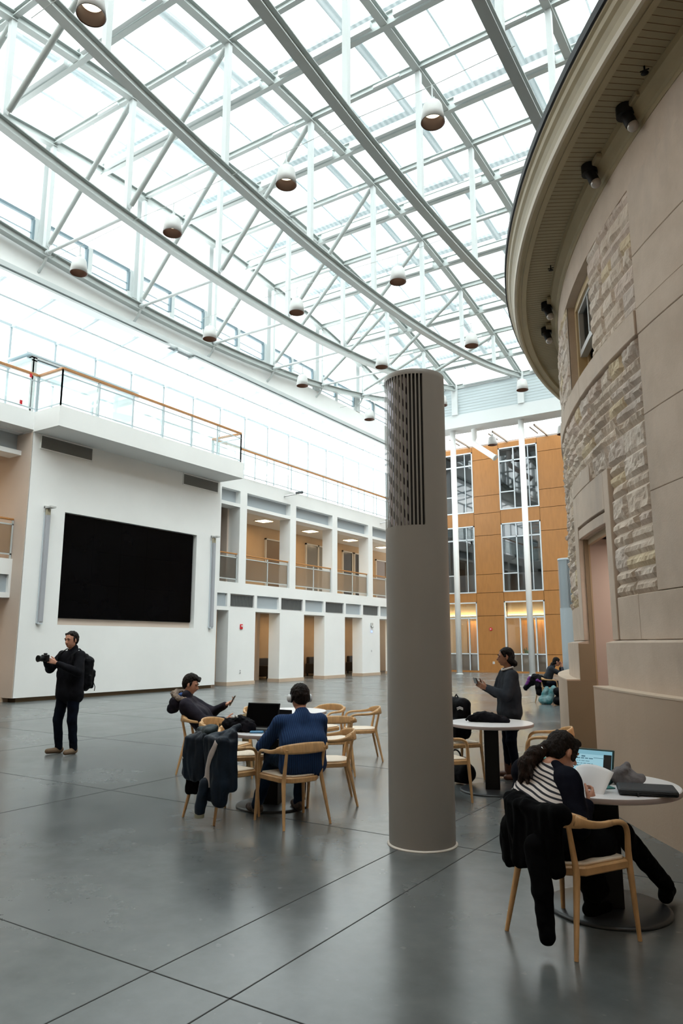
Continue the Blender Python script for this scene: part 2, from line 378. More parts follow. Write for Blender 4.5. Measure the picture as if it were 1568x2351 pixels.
def world():
    w = bpy.data.worlds.new('sky'); SC.world = w; w.use_nodes = True; nt = w.node_tree; nt.nodes.clear()
    out = nt.nodes.new('ShaderNodeOutputWorld'); bg = nt.nodes.new('ShaderNodeBackground')
    nt.links.new(bg.outputs[0], out.inputs[0])
    tc = nt.nodes.new('ShaderNodeTexCoord'); sx = nt.nodes.new('ShaderNodeSeparateXYZ'); nt.links.new(tc.outputs['Generated'], sx.inputs[0])
    def mth(op, a, b=None, clamp=False):
        n = nt.nodes.new('ShaderNodeMath'); n.operation = op; n.use_clamp = clamp
        for i, q in enumerate((a, b)):
            if q is None: continue
            if isinstance(q, (int, float)): n.inputs[i].default_value = q
            else: nt.links.new(q, n.inputs[i])
        return n.outputs[0]
    # brighter towards the horizon, hazy sun high in the south east
    hz = mth('POWER', mth('SUBTRACT', 1.0, sx.outputs['Z'], True), 2.0)
    d = mth('ADD', mth('ADD', mth('MULTIPLY', sx.outputs['X'], .42), mth('MULTIPLY', sx.outputs['Y'], -.50)), mth('MULTIPLY', sx.outputs['Z'], .76))
    glow = mth('POWER', mth('MAXIMUM', d, 0.0), 3.0)
    s = mth('ADD', mth('ADD', SKY_BASE, mth('MULTIPLY', hz, SKY_HZ)), mth('MULTIPLY', glow, SKY_GLOW))
    nt.links.new(s, bg.inputs['Strength']); bg.inputs[0].default_value = (.95,1.0,1.0,1)
SKY_BASE, SKY_HZ, SKY_GLOW = 1.25, 5.0, 9.5
world()
# ================================================================== floor
b = MB(); b.box(-28, 12, -3.2, 44, -.2, 0); fl = struct('floor', b, M['floor'], label='grey polished concrete floor')
b = MB()
for x in (-2.44, -2.96, -6.81, -10.66, -14.5, -18.3): b.box(x-.004, x+.004, -3, 40, .0002, .0012)
for y in (2.825, 5.76, 8.7, 11.64, 14.58, 17.52, 20.46, 23.4, 26.3, 29.2, 32.1, 35): b.box(-19.4, 1.5, y-.004, y+.004, .0002, .0012)
b.build('trim_1', M['joint'], fl)
FX = -19.45
# ================================================================== west facade (left in the photo)
MOD = 3.46
def ops(y0, w, n0=-4, n1=6): return [(y0+MOD*i, y0+MOD*i+w) for i in range(n0, n1)]
UP = ops(22.83, 3.02, -5, 4); LO = ops(23.52, 1.66, -5, 4)
blk = (12.42, 20.95)
def clip(iv):
    r = []
    for a, c in iv:
        if c <= blk[0] or a >= blk[1]: r.append((a, c)); continue
        if a < blk[0]: r.append((a, blk[0]))
        if c > blk[1]: r.append((blk[1]+.0, c))
    return [q for q in r if q[1]-q[0] > .25]
UP = [q for q in clip(UP) if q[0] > 0]; LO = [q for q in clip(LO) if q[0] > 0]
LO = [(20.95,21.85) if 20 < a < 21.5 else (a, 12.42) if 9 < a < 11 else (a,c) for a,c in LO]; UP = [(a,12.42) if 8.5 < a < 9.5 else (a,c) for a,c in UP]; UP = [(max(a,21.25) if a < 22 and c > 21.4 and a > 19 else a, c) for a, c in UP]
Y0, Y1 = -3.0, 41.0
def cuts(iv):
    r = []; y = Y0
    for a, c in sorted(iv):
        if a > y: r.append((y, a))
        y = max(y, c)
    r.append((y, Y1)); return r
b = MB(); T = .6
b.box(FX-T, FX, Y0, Y1, 3.60, 4.06); b.box(FX-T, FX, Y0, Y1, 7.86, 8.45)
for a, c in cuts(UP): b.box(FX-T, FX, a, c, 4.06, 7.86)
for a, c in cuts(LO): b.box(FX-T, FX, a, c, 0, 3.08); 
for a, c in LO: b.box(FX-T, FX, a, c, 2.93, 3.08)
for a, c in UP: b.box(FX-T, FX, a, c, 7.18, 7.32)
# strip of transoms 3.08-3.60: small posts between panels
edges = []
for a, c in sorted(LO): edges += [a, c]
for e in edges: b.box(FX-T, FX, e-.09, e+.09, 3.08, 3.60)
b.box(FX-T, FX-.14, Y0, Y1, 3.08, 3.60)
wl = struct('wall_left', b, M['white'], label='white two storey gallery wall')
b = MB()
for a, c in UP: b.box(FX-.34, FX-.26, a, c, 7.32, 7.86)
for a, c in LO: b.box(FX-.15, FX-.10, a+.09, c-.09, 3.08, 3.60)
b.build('trim_2', M['louvre'], wl)
# dark return air grilles over the piers
piers = [q for q in cuts(LO) if q[0] > 5 and q[1] < 38 and not (q[0] < 20 and q[1] > 13)]
gi = 0
for a, c in piers:
    t = thing('air_grille', 'dark air grille above the %s white pier right of the big screen' % ORD[gi] if a > 20 else 'dark air grille above the white pier at the left picture edge', 'grille', (FX-.06, (a+c)/2, 3.34), 0, 'dark grilles over the ground floor piers')
    if a > 20: gi += 1
    h = (c-a)/2-.12; g = MB(); g.box(-.06, -.03, -h, h, -.22, .22); g.build('backing', M['grille'], t)
    g = MB(); k = int(2*h/.06)
    for i in range(k+1): g.box(-.03, -.005, -h+i*2*h/k-.008, -h+i*2*h/k+.008, -.22, .22)
    g.build('slats', M['grille2'], t)
# limestone base strips on the piers
b = MB()
for a, c in cuts(LO):
    if c < 5: continue
    b.box(FX-T-.015, FX+.02, a-.02, c+.02, 0, .14)
b.build('baseboard_left', M['plinth'], wl)
# corridor behind
b = MB(); b.box(-22.6, -22.4, Y0, Y1, 0, 3.4); b.box(-22.6, -22.4, Y0, Y1, 4.06, 7.9)
cb = struct('wall_corridor', b, M['tan'], label='tan back wall of the gallery corridors')
b = MB(); b.box(-22.6, FX-T, Y0, Y1, 3.05, 4.05); b.box(-22.6, FX-T, Y0, Y1, 7.3, 8.44)
struct('ceiling_corridor', b, M['offw'], label='corridor ceilings of both gallery floors')
# cross walls that read as beige reveals behind openings
b = MB()
b.box(-22.4, FX+.498, 12.408, 12.419, .12, 7.83); b.box(-22.4,FX-T-.001,22.3,22.5,4.06,7.3)
for y, xx in ((25.9,-21.3),): b.box(-22.4, xx, y, y+.2, 0, 3.05)
struct('wall_partitions', b, M['pink'], label='beige cross walls inside the gallery')
# doors, frames and dark glass on the corridor back wall
def corr_door(x, y0, y1, z0, z1, mat, n):
    d = MB(); d.box(x, x+.05, y0, y1, z0, z1); o = struct('door_%d' % n, d, mat, label='door in the corridor back wall, %s of ten from the front' % ORD[n-1])
    f = MB(); w = .07
    f.box(x, x+.09, y0-w, y0, z0, z1+w); f.box(x, x+.09, y1, y1+w, z0, z1+w); f.box(x, x+.09, y0-w, y1+w, z1, z1+w); f.build('trim_3', M['offw'], o)
    h = MB(); h.tube([(x+.1, y0+.12, z0+1.0), (x+.1, y0+.24, z0+1.0)], .012, 8); h.build('door_handle', M['chrome'], o)
M['doorbrown'] = pmat('brown_door', (.17,.11,.065), .5); M['doordark'] = pmat('dark_glazed_door', (.035,.033,.03), .15); M['doorgrey'] = pmat('grey_glazed_door', (.20,.19,.17), .2)
for k, (y0, y1, z0, z1, mm) in enumerate([(27.73,28.86,4.06,6.7,'doorbrown'),(23.3,24.0,4.06,6.6,'doordark'),(31.16,32.19,4.06,6.85,'doorgrey'),(32.32,32.72,4.06,6.85,'doorgrey'),(34.79,35.75,4.06,6.85,'doordark'),(36.06,36.61,4.06,6.85,'doordark'),(38.6,39.8,4.06,6.7,'doorbrown'),(37.0,38.3,0,2.4,'doorbrown')]):
    corr_door(-22.4, y0, y1, z0, z1, M[mm], k+1)
# dim leather armchairs glimpsed in the ground floor openings
M['leather'] = pmat('dark_leather', (.02,.014,.01), .5)
for k, (y, lab) in enumerate([(27.3,'dark padded armchair inside the second open bay right of the screen'),(31.4,'dark padded armchair inside the third open bay right of the screen'),(35.3,'dark padded armchair inside the fourth open bay right of the screen')]):
    t = thing('lounge_armchair', lab, 'armchair', (-21.7, y, 0), R(-90), 'armchairs in the ground floor corridor')
    g = MB(); g.box(-.38,.38,-.35,.4,.12,.42); g.build('seat', M['leather'], t, bev=.04, segs=2)
    g = MB(); g.box(-.4,.4,-.5,-.3,.12,.95); g.build('backrest', M['leather'], t, bev=.05, segs=2)
    for s in (-1,1):
        g = MB(); g.box(s*.46-.08, s*.46+.08, -.45,.38,.12,.62); g.build('armrest', M['leather'], t, bev=.04, segs=2)
        for q in (-.4,.33): g = MB(); g.box(s*.4-.03,s*.4+.03,q-.03,q+.03,0,.13); g.build('leg', M['black'], t)
# ceiling lamps of the corridors
def clight(x, y, z, lab, wx=.6, wy=.6, pw=22, mat='panel'):
    t = thing('ceiling_light', lab, 'light', (x, y, z), 0, 'lit ceiling panels in the corridors')
    g = MB(); g.box(-wx/2-.04, wx/2+.04, -wy/2-.04, wy/2+.04, -.03, 0); g.build('frame', M['offw'], t)
    g = MB(); g.box(-wx/2, wx/2, -wy/2, wy/2, -.045, -.031); g.build('diffuser', M[mat], t)
    l = bpy.data.lights.new('lamp', 'AREA'); l.shape = 'RECTANGLE'; l.size = wx; l.size_y = wy; l.energy = pw; l.color = (1,.72,.42)
    lo = bpy.data.objects.new('lamp', l); COL.objects.link(lo); lo.parent = t; lo.location = (0,0,-.06)
UPL = ['lit ceiling panel in the upper gallery, leftmost of those right of the screen','lit ceiling panel in the upper gallery, second from the left right of the screen','lit ceiling panel in the upper gallery, third from the left right of the screen','lit ceiling panel in the upper gallery, last before the grey column']
for i, y in enumerate((26.0, 29.75, 33.6, 37.2)): clight(-21.1, y, 7.3, UPL[i], .6, .6)
clight(-21.3, 10.2, 7.3, 'lit ceiling panel in the upper gallery left of the screen wall', pw=30)
for i, y in enumerate((24.35, 27.85, 31.3, 34.8)): clight(-21.0, y, 3.05, 'lit ceiling panel in the ground floor corridor, %s open bay right of the screen' % ORD[i], .5, .9, 16)
clight(-21.6, 10.6, 3.05, 'lit ceiling panel in the ground floor corridor at the left picture edge', pw=26)
# ---- gallery railings in the upper openings
def rail_panel(a, c, lab, x=FX-.08):
    t = thing('gallery_railing', lab, 'railing', (x, (a+c)/2, 4.06), 0, 'upper gallery railings'); h = (c-a)/2-.03
    g = MB(); g.box(-.04, .03, -h, h, 1.14, 1.20); g.build('handrail', M['wood'], t, bev=.012)
    g = MB(); g.box(-.02,.02,-h,h,1.0,1.04); g.box(-.02,.02,-h,h,.12,.16); g.box(-.02,.02,-h,-h+.05,0,1.14); g.box(-.02,.02,h-.05,h,0,1.14)
    if h > .8: g.box(-.02,.02,-.02,.03,0,1.14)
    g.build('frame', M['steel'], t)
    g = MB(); g.box(-.006,.006,-h+.05,h-.05,.16,1.0); g.build('infill', M['mesh'], t)
ups = sorted(UP); k = 0
for a, c in ups:
    if a < 8: continue
    if c < 13: rail_panel(a, c, 'gallery railing with wood handrail left of the screen wall, %s' % ('nearest the screen wall' if c > 12 else 'further toward the picture edge')); continue
    rail_panel(a, c, 'gallery railing with wood handrail in the %s upper opening right of the screen wall' % ORD[k]); k += 1
# ---- third floor slab edges
b = MB()
b.box(-22.35, -17.75, 12.42, 20.58, 7.84, 8.45); b.box(-22.35, -18.95, Y0, 12.42, 7.90, 8.45); b.box(-22.35, FX+.001, 20.58, Y1, 8.40, 8.47)
struct('floor_terrace', b, M['white'], label='white slab edge of the third floor terrace')
# ================================================================== screen wall block
BX = -18.95; ya, yb = 12.62, 20.62; ry0, ry1, rz0, rz1 = 13.70, 19.42, 2.18, 5.60
b = MB(); xb = -19.44; RB = BX-.22
b.box(xb, BX, ya, ry0, .12, 7.84); b.box(xb, BX, ry1, yb, .12, 7.84); b.box(xb, BX, ry0, ry1, .12, rz0); b.box(xb, BX, ry0, ry1, rz1, 7.84); b.box(xb, RB-.02, ry0, ry1, rz0, rz1)
b.box(-22.4, BX, 12.44, ya, .12, 7.84)
struct('wall_screen', b, M['white'], label='white wall block that carries the big screen')
b = MB(); b.box(xb, BX-.12, 12.6, yb-.06, 0, .12); struct('baseboard_screen', b, M['bronze'], label='dark recessed foot of the screen wall')
b = MB(); b.box(RB-.02, RB-.005, ry0+.001, ry1-.001, rz0+.001, rz1-.001); b.build('trim_4', M['pink'], bpy.data.objects['wall_screen'])
t = thing('display_screen', 'huge black video screen set in the white wall at left', 'screen', (RB, (ry0+ry1)/2, rz0))
g = MB(); n = 5; W = (ry1-ry0)-.16; hw = W/2
for i in range(n):
    for j in range(3): g.box(.03,.12, -hw+.0+i*W/n+.003, -hw+(i+1)*W/n-.003, .22+j*1.056+.003, .22+(j+1)*1.056-.003)
g.build('display_panels', M['blackg'], t)
g = MB(); g.box(0,.08,-hw-.02,hw+.02,.2,3.4); g.build('bezel', M['black'], t)
M['plate'] = pmat('screen_brackets', (.25,.33,.27), .6)
g = MB()
for j in range(9): g.box(.02,.09,-hw-.05,-hw-.02,.3+j*.36,.42+j*.36)
g.build('mounting_bracket', M['plate'], t)
for y, w, lab in ((13.62,.92,'grey air vent high on the screen wall, above its left side'),(19.53,.92,'grey air vent high on the screen wall, above its right side')):
    t = thing('wall_vent', lab, 'vent', (BX, y, 7.6), 0, 'vents above the big screen')
    g = MB(); g.box(.001,.006,-w,w,-.19,.19); g.build('backing', M['grille2'], t)
    g = MB()
    for i in range(9): g.box(.006,.02,-w,w,-.18+i*.042,-.168+i*.042)
    g.build('slats', pmat('vent_slats', (.20,.20,.19), .6), t)
    g = MB(); g.box(.0,.03,-w-.03,-w,-.22,.22); g.box(.0,.03,w,w+.03,-.22,.22); g.box(0,.03,-w,w,.19,.22); g.box(0,.03,-w,w,-.22,-.19); g.build('frame', M['white'], t)
M['spk'] = pmat('grey_speaker_mesh', (.36,.37,.40), .6, bump=.4, bscale=120)
for y, lab in ((13.05,'tall thin grey line speaker left of the big screen'),(20.25,'tall thin grey line speaker right of the big screen')):
    t = thing('line_speaker', lab, 'speaker', (BX+.006, y, 2.18), 0, 'line speakers beside the screen')
    g = MB(); g.box(.03,.14,-.065,.065,.06,3.22); g.build('grille', M['spk'], t, bev=.01)
    g = MB(); g.box(.0,.05,-.08,-.066,.02,3.3); g.box(.03,.12,-.06,.06,0,.06); g.build('housing', M['alu'], t)
    g = MB(); g.box(.01,.13,-.06,.06,3.22,3.4); g.build('top_box', pmat('putty_box', (.42,.38,.28), .6), t)
    g = MB(); g.box(.0,.34,-.09,.09,3.42,3.47); g.box(0,.05,-.09,.09,3.3,3.5); g.build('bracket', M['lampw'], t)
# switches and sockets
def plate(x, y, z, ax, w, h, mat, lab, cat='outlet', nm='wall_outlet', g_=None):
    t = thing(nm, lab, cat, (x, y, z), 0, g_); g = MB()
    if ax == 'x': g.box(0,.02,-w/2,w/2,-h/2,h/2)
    else: g.box(-w/2,w/2,-.02,0,-h/2,h/2)
    g.build('cover', mat, t, bev=.003)
    g = MB()
    for s in (-.25,.25):
        if ax == 'x': g.box(.02,.024,-w*.2,w*.2,s*h-.012,s*h+.012)
        else: g.box(-w*.2,w*.2,-.024,-.02,s*h-.012,s*h+.012)
    g.build('slot', M['dark'], t)
plate(-19.9, 12.408, 1.55, 'y', .17, .22, M['black'], 'black switch plate on the beige reveal, the one nearer the screen wall', 'switch', 'wall_switch', 'black switch plates at left')
plate(-20.2, 12.408, 1.55, 'y', .14, .17, M['black'], 'black switch plate on the beige reveal, the one nearer the picture edge', 'switch', 'wall_switch', 'black switch plates at left')
plate(-19.9, 12.408, .42, 'y', .1, .16, M['plastw'], 'white socket low on the beige reveal left of the screen wall')
plate(FX, 22.62, .52, 'x', .1, .15, M['plastw'], 'grey socket low on the first white pier right of the screen')
plate(FX, 33.0, 1.25, 'x', .07, .1, M['plastw'], 'small switch on the fourth white pier right of the screen')
t = thing('fire_alarm', 'small red fire alarm on the first white pier right of the screen', 'alarm', (FX, 22.62, 2.3)); g = MB(); g.box(0,.05,-.07,.07,-.1,.1); g.build('housing', M['red'], t, bev=.01); g = MB(); g.sph((.05,0,.02),(.02,.04,.04)); g.build('strobe', M['plastw'], t)
t = thing('emergency_light', 'white emergency light with blue glow on the pier nearest the grey column', 'light', (FX, 33.0, 2.55)); g = MB(); g.box(0,.08,-.1,.1,-.02,.16); g.build('housing', M['lampw'], t, bev=.02)
g = MB(); g.sph((.09,.0,-.06),(.05,.08,.06)); g.build('lamp_head', M['lampw'], t); g = MB(); g.sph((.04,0,-.3),(.03,.05,.05)); g.build('indicator', M['bluel'], t)
# security camera brackets on the parapet
for y, lab in ((25.6,'small grey camera bracket on the parapet above the first upper openings'),(34.3,'small grey camera bracket on the parapet beside the grey column')):
    t = thing('security_camera', lab, 'camera', (FX, y, 8.2), 0, 'bracket cameras on the parapet'); g = MB(); g.tube([(0,-.25,-.05),(.3,-.1,.02),(.45,.12,.08)], .03, 8); g.build('arm', M['chrome'], t)
    g = MB(); g.tube([(.45,.05,.12),(.55,.4,.2)], [.05,.07], 10); g.build('camera_head', M['grille'], t)
# ================================================================== terrace guard rails
def guard(p0, p1, lab, inner=True):
    p0 = Vector(p0); p1 = Vector(p1); L = (p1-p0).length; n = max(1, round(L/1.32)); d = (p1-p0).normalized()
    t = thing('terrace_railing', lab, 'railing', p0, 0, 'glass railings of the third floor terrace'); q = lambda u, z: d*u+Vector((0,0,z))
    g = MB(); g.bar(q(0,1.17), q(L,1.17), .09, .075); g.build('handrail', M['wood'], t, bev=.01)
    g = MB(); g.bar(q(0,.98), q(L,.98), .03, .03); g.bar(q(0,.10), q(L,.10), .03, .03); g.build('frame', M['postgrey'], t)
    for i in range(n+1): g = MB(); g.bar(q(L*i/n,0), q(L*i/n,1.15), .05, .03); g.build('post', M['postgrey'], t)
    for i in range(n): g = MB(); g.bar(q(L*i/n+.04,.54), q(L*(i+1)/n-.04,.54), .01, .84); g.build('glass_panel', M['gguard'], t)
guard((-17.85,12.5,8.45), (-17.85,20.5,8.45), 'long glass terrace railing with wood handrail above the screen wall')
guard((-18.98,12.5,8.45), (-17.85,12.5,8.45), 'short glass terrace railing returning at the left corner above the screen wall')
guard((-19.35,20.5,8.45), (-17.85,20.5,8.45), 'short glass terrace railing returning at the right corner above the screen wall')
guard((-19.0,4.0,8.45), (-19.0,12.45,8.45), 'glass terrace railing running off the left edge of the photo')
guard((-19.37,20.6,8.47), (-19.37,40.0,8.47), 'long glass terrace railing from the screen wall to the grey column')
for z, yy in ((1.09,11.75),(.18,11.5)):
    t = thing('red_tag', 'small red tag on the terrace railing at left, the %s one' % ('upper' if z > .5 else 'lower'), 'tag', (-18.97, yy+.45, 8.45+z), 0, 'red tags on the terrace railing'); g = MB(); g.box(0,.02,-.04,.04,-.06,.06); g.build('tag_plate', M['red'], t)
# ================================================================== terrace glazing
b = MB(); XB = -22.4; b.quad((FX-.25,Y0,12.95),(FX-.25,Y1,12.95),(XB,Y1,12.5),(XB,Y0,12.5)); b.quad((XB,Y0,8.45),(XB,Y1,8.45),(XB,Y1,12.5),(XB,Y0,12.5))
tg = struct('ceiling_terrace', b, M['roofl'], label='glass roof and back glazing of the terrace')
b = MB(); y = 13.49-1.77*9
while y < Y1:
    b.bar((FX-.3,y,12.88),(XB,y,12.44), .07, .10); b.box(XB,XB+.09,y-.04,y+.04,8.45,12.5); y += 1.77
b.box(XB,XB+.12,Y0,Y1,12.42,12.52); b.box(XB,XB+.08,Y0,Y1,10.9,10.97); b.bar((-20.9,Y0,12.66),(-20.9,Y1,12.66),.06,.06)
b.build('trim_5', M['postgrey'], tg)
# grey-blue framed lobby box on the terrace, left
t = thing('terrace_lobby', 'pale glazed lobby with grey roof edge behind the left terrace railing', 'lobby', (-21.0, 15.2, 8.47))
M['tealgrey'] = pmat('grey_blue_fascia', (.5,.6,.64), .6)
g = MB(); g.box(-1.2,0,-1.9,2.9,2.64,2.70); g.box(-1.2,0,-1.9,2.9,2.45,2.50); g.build('roof_edge', M['tealgrey'], t)
g = MB(); g.box(-1.2,.0,-1.7,-1.6,0,2.6); g.box(-1.1,0,2.6,2.7,0,2.6); g.box(-.06,0,-1.65,-1.5,0,2.6); g.box(-.06,0,1.0,1.1,0,2.6); g.box(-1.2,.0,-1.7,2.7,2.55,2.62); g.build('frame', M['steel'], t)
g = MB(); g.box(-.04,-.02,-1.5,1.0,.1,2.4); g.build('glass_panel', M['gguard'], t)
# ================================================================== roof trusses
NY = [36.5-3.944*k for k in range(10)]
def TZ(y): return 18.3-2.3*((y-18.75)/17.75)**2
def BZ(y): return 13.8+2.15*((y-18.75)/17.75)**2
TX = [-19.7,-15.85,-12.0,-8.15,-4.3,-.45]
def chord(zf, X, w, h, tf=.03, tw=.03):
    g = MB(); sub = 4
    ys = []
    for i in range(len(NY)-1):
        for j in range(sub): ys.append(NY[i]+(NY[i+1]-NY[i])*j/sub)
    ys.append(NY[-1])
    def pr(x0, x1, d0, d1):
        vs = []; fs = []
        for y in ys:
            z = zf(y); vs += [(X+x0,y,z+d0),(X+x1,y,z+d0),(X+x1,y,z+d1),(X+x0,y,z+d1)]
        for i in range(len(ys)-1):
            o = 4*i
            for k in range(4): fs.append((o+k, o+(k+1)%4, o+4+(k+1)%4, o+4+k))
        fs.append((0,3,2,1)); n = 4*(len(ys)-1); fs.append((n,n+1,n+2,n+3)); g.add(vs, fs)
    pr(-w/2, w/2, -h/2, -h/2+tf); pr(-w/2, w/2, h/2-tf, h/2); pr(-tw/2, tw/2, -h/2+tf, h/2-tf)
    return g
TL = ['white lens-shaped roof truss along the left clerestory windows','white lens-shaped roof truss, second from the left','white lens-shaped roof truss, third from the left, crossing the top left corner','white lens-shaped roof truss, fourth from the left, meeting the cornice','white lens-shaped roof truss, fifth from the left, ending at the cornice','white lens-shaped roof truss over the stone building, rightmost']
for ti, X in enumerate(TX):
    t = thing('roof_truss', TL[ti], 'truss', (0,0,0), 0, 'lens-shaped roof trusses')
    chord(TZ, X, .22, .26).build('top_chord', M['steel2'], t)
    chord(BZ, X, .24, .28).build('bottom_chord', M['steel2'], t)
    for y in NY[1:-1]:
        g = MB(); g.box(X-.075, X+.075, y-.075, y+.075, BZ(y)+.13, TZ(y)-.12); g.build('vertical_post', M['steel'], t)
    if ti == 0:
        for y in NY[1:-1]: g = MB(); g.tube([(X+.1,y,BZ(y)-.05),(X-.05,y,BZ(y)-.35),(X-.3,y,BZ(y)-.55)], .05, 8); g.build('wall_bracket', M['steel'], t)
# transverse diagonal braces in the two left bays
for bi, (xt, xb_, lab) in enumerate(((-12.0,-15.85,'between the second and third trusses'),(-15.85,-19.7,'between the first and second trusses'))):
    for k, y in enumerate(NY[1:-2]):
        t = thing('diagonal_brace', 'white slanting roof brace %s, %s from the far girder' % (lab, ORD[k]), 'brace', (0,0,0), 0, 'slanting braces %s' % lab)
        g = MB(); g.tube([(xt-.12,y,TZ(y)-.2),(xb_+.18,y,BZ(y)+.30)], .08, 10); g.build('rod', M['steel2'], t)
        g = MB(); g.bar((xt-.05,y,TZ(y)-.12),(xt-.3,y,TZ(y)-.42),.02,.14); g.build('end_plate', M['steel'], t); g = MB(); g.bar((xb_+.12,y,BZ(y)+.22),(xb_+.3,y,BZ(y)+.42),.02,.14); g.build('end_plate', M['steel'], t)
for k, y in enumerate(NY[1:-2]):
    t = thing('ceiling_strut', 'white horizontal strut from the left wall to the second truss, %s from the far girder' % ORD[k], 'strut', (0,0,0), 0, 'horizontal struts along the left wall')
    g = MB(); g.tube([(-19.6,y,BZ(y)),(-15.9,y,BZ(y))], .055, 10); g.build('rod', M['steel'], t)
    g = MB(); g.tube([(-19.62,y,BZ(y)),(-19.5,y,BZ(y))], .09, 10); g.build('end_collar', M['steel'], t)
# purlins
k = 0
for i in range(18):
    y = 36.5-1.972*i
    if y < 4: continue
    mid = i % 2 == 1; z = TZ(y)
    t = thing('roof_purlin', 'white %s purlin across the roof trusses, %s from the far girder' % ('deep' if mid else 'slim', ORD[i]), 'purlin', (0, y, 0), 0, 'purlins across the roof')
    w, h = (.16,.42) if mid else (.14,.20)
    x0, x1 = -19.7, 4
    g = MB()
    for d0, d1, ww in ((-h/2,-h/2+.025,w),(h/2-.025,h/2,w),(-h/2+.025,h/2-.025,.02)): g.box(x0,x1,-ww/2,ww/2,z+d0+.05,z+d1+.05)
    g.build('beam', M['steel2'], t)
    for X in TX:
        g = MB()
        if mid: g.box(X+.35, X+3.5, -.22, -.10, z-.12, z+.10)
        else: g.box(X+2.4, X+3.3, -.16, -.08, z-.10, z-.02)
        g.build('blind_casing', M['steel'], t)
# roof glass and outer frame
b = MB(); ys = [36.5-1.972*i for i in range(19)]
for i in range(len(ys)-1): b.quad((-19.95,ys[i],TZ(ys[i])+.26),(6,ys[i],TZ(ys[i])+.26),(6,ys[i+1],TZ(ys[i+1])+.26),(-19.95,ys[i+1],TZ(ys[i+1])+.26))
rg = struct('ceiling', b, M['roofg'], label='glass roof of the atrium')
b = MB()
for y in NY[:-1]: b.box(-20, 6, y-1.5, y-1.22, TZ(y-1.3)+1.0, TZ(y-1.3)+1.12)
for X in TX:
    for i in range(len(NY)-1): b.bar((X+2.3,NY[i],TZ(NY[i])+1.02),(X+2.3,NY[i+1],TZ(NY[i+1])+1.02),.26,.1)
    for i in range(len(NY)-1): b.bar((X+.7,NY[i],TZ(NY[i])+1.02),(X+.7,NY[i+1],TZ(NY[i+1])+1.02),.05,.05)
b.build('trim_6', M['ext'], rg)
# left clerestory
b = MB(); xl = -20.0
b.box(xl-.25, xl, Y0, 41, 12.97, 14.25)
cl = struct('wall_clerestory', b, M['white'], label='white band below the left clerestory windows')
wn = 20
b2 = MB()
for i in range(len(NY)-1):
    n0 = NY[i+1]; 
    for a, c in ((n0+.35, n0+1.75),(n0+2.05, n0+3.6)):
        f = MB(); f.box(xl-.12,xl+.02,a-.03,c+.05,15.2,15.30); f.box(xl-.12,xl+.02,c-.0,c+.08,14.45,15.2); f.box(xl-.10,xl-.03,a,c,14.72,14.74); f.box(xl-.10,xl-.03,a,c,14.42,14.45)
        o = struct('window_%d' % wn, f, M['gasket'], label='clerestory window high on the left, %s from the far girder' % ORD[wn-20]); wn += 1
        g = MB(); g.box(xl-.07,xl-.05,a,c,14.27,15.2); g.build('pane', M['roofl'], o)
    b2.box(xl-.16,xl+.04,n0-.12,n0+.28,14.25,TZ(n0)+.2); b2.box(xl-.14,xl,n0+1.78,n0+2.02,14.25,15.3); b2.box(xl-.14,xl,n0+3.62,n0+3.9,14.25,15.3)
b3 = MB()
for i in range(len(NY)-1): b3.quad((xl-.1,NY[i],15.27),(xl-.1,NY[i+1],15.27),(xl-.1,NY[i+1],TZ(NY[i+1])+.26),(xl-.1,NY[i],TZ(NY[i])+.26))
o = b2.build('mullions', M['steel'], cl); b3.build('pane', M['roofl'], cl)
b = MB(); b.box(-19.85,-19.62,Y0,41,12.95,13.12); b.box(-20.0,-19.6,Y0,18.3,12.80,12.87); b.box(-20.0,-19.6,19.6,41,12.80,12.87); b.build('trim_7', M['steel'], cl)
b = MB(); b.box(-19.95,-19.90,Y0,41,12.86,12.97); b.build('trim_8', M['alu'], cl)
# far girder
b = MB(); GY = 36.5
b.box(-20.2, 5, GY, GY+.5, 14.35, 15.92)
for i in range(12): pass
gd = struct('trim_9', b, M['siding'], label='pale girder closing the far end of the roof')
b = MB()
for i in range(9): b.box(-20.2,5,GY-.008,GY,14.42+i*.165,14.42+i*.165+.012)
b.build('siding_seams', M['steel2'], gd)
b = MB(); b.box(-20.2,5,GY-.05,GY+1.2,13.62,14.35); b.box(-20.2,5,GY-.06,GY+.3,15.9,15.98)
for X in TX: b.box(X-.17,X+.17,GY-.14,GY,14.35,16.1)
b.box(-19.95,-19.35,GY-.2,GY+.4,0,16.1)
for i in range(5): b.box(-19.6+i*3.85+.5,-19.6+i*3.85+3.4,GY-.25,GY-.1,15.98,16.06)
b.build('girder_chord', M['girder'], gd)
# columns at the far end
for x, lab in ((-12.26,'white round steel column in front of the middle of the wood wall'),(-16.28,'white round steel column just right of the big grey column')):
    t = thing('steel_column', lab, 'column', (x,37.0,0), 0, 'white columns under the far girder'); g = MB(); g.lathe([(0,0),(.155,0),(.155,13.62),(0,13.62)],28); g.build('shaft', M['white'], t)
    g = MB(); g.lathe([(.155,0),(.2,0),(.2,.02),(.155,.05)],28); g.build('base_ring', M['steel'], t)
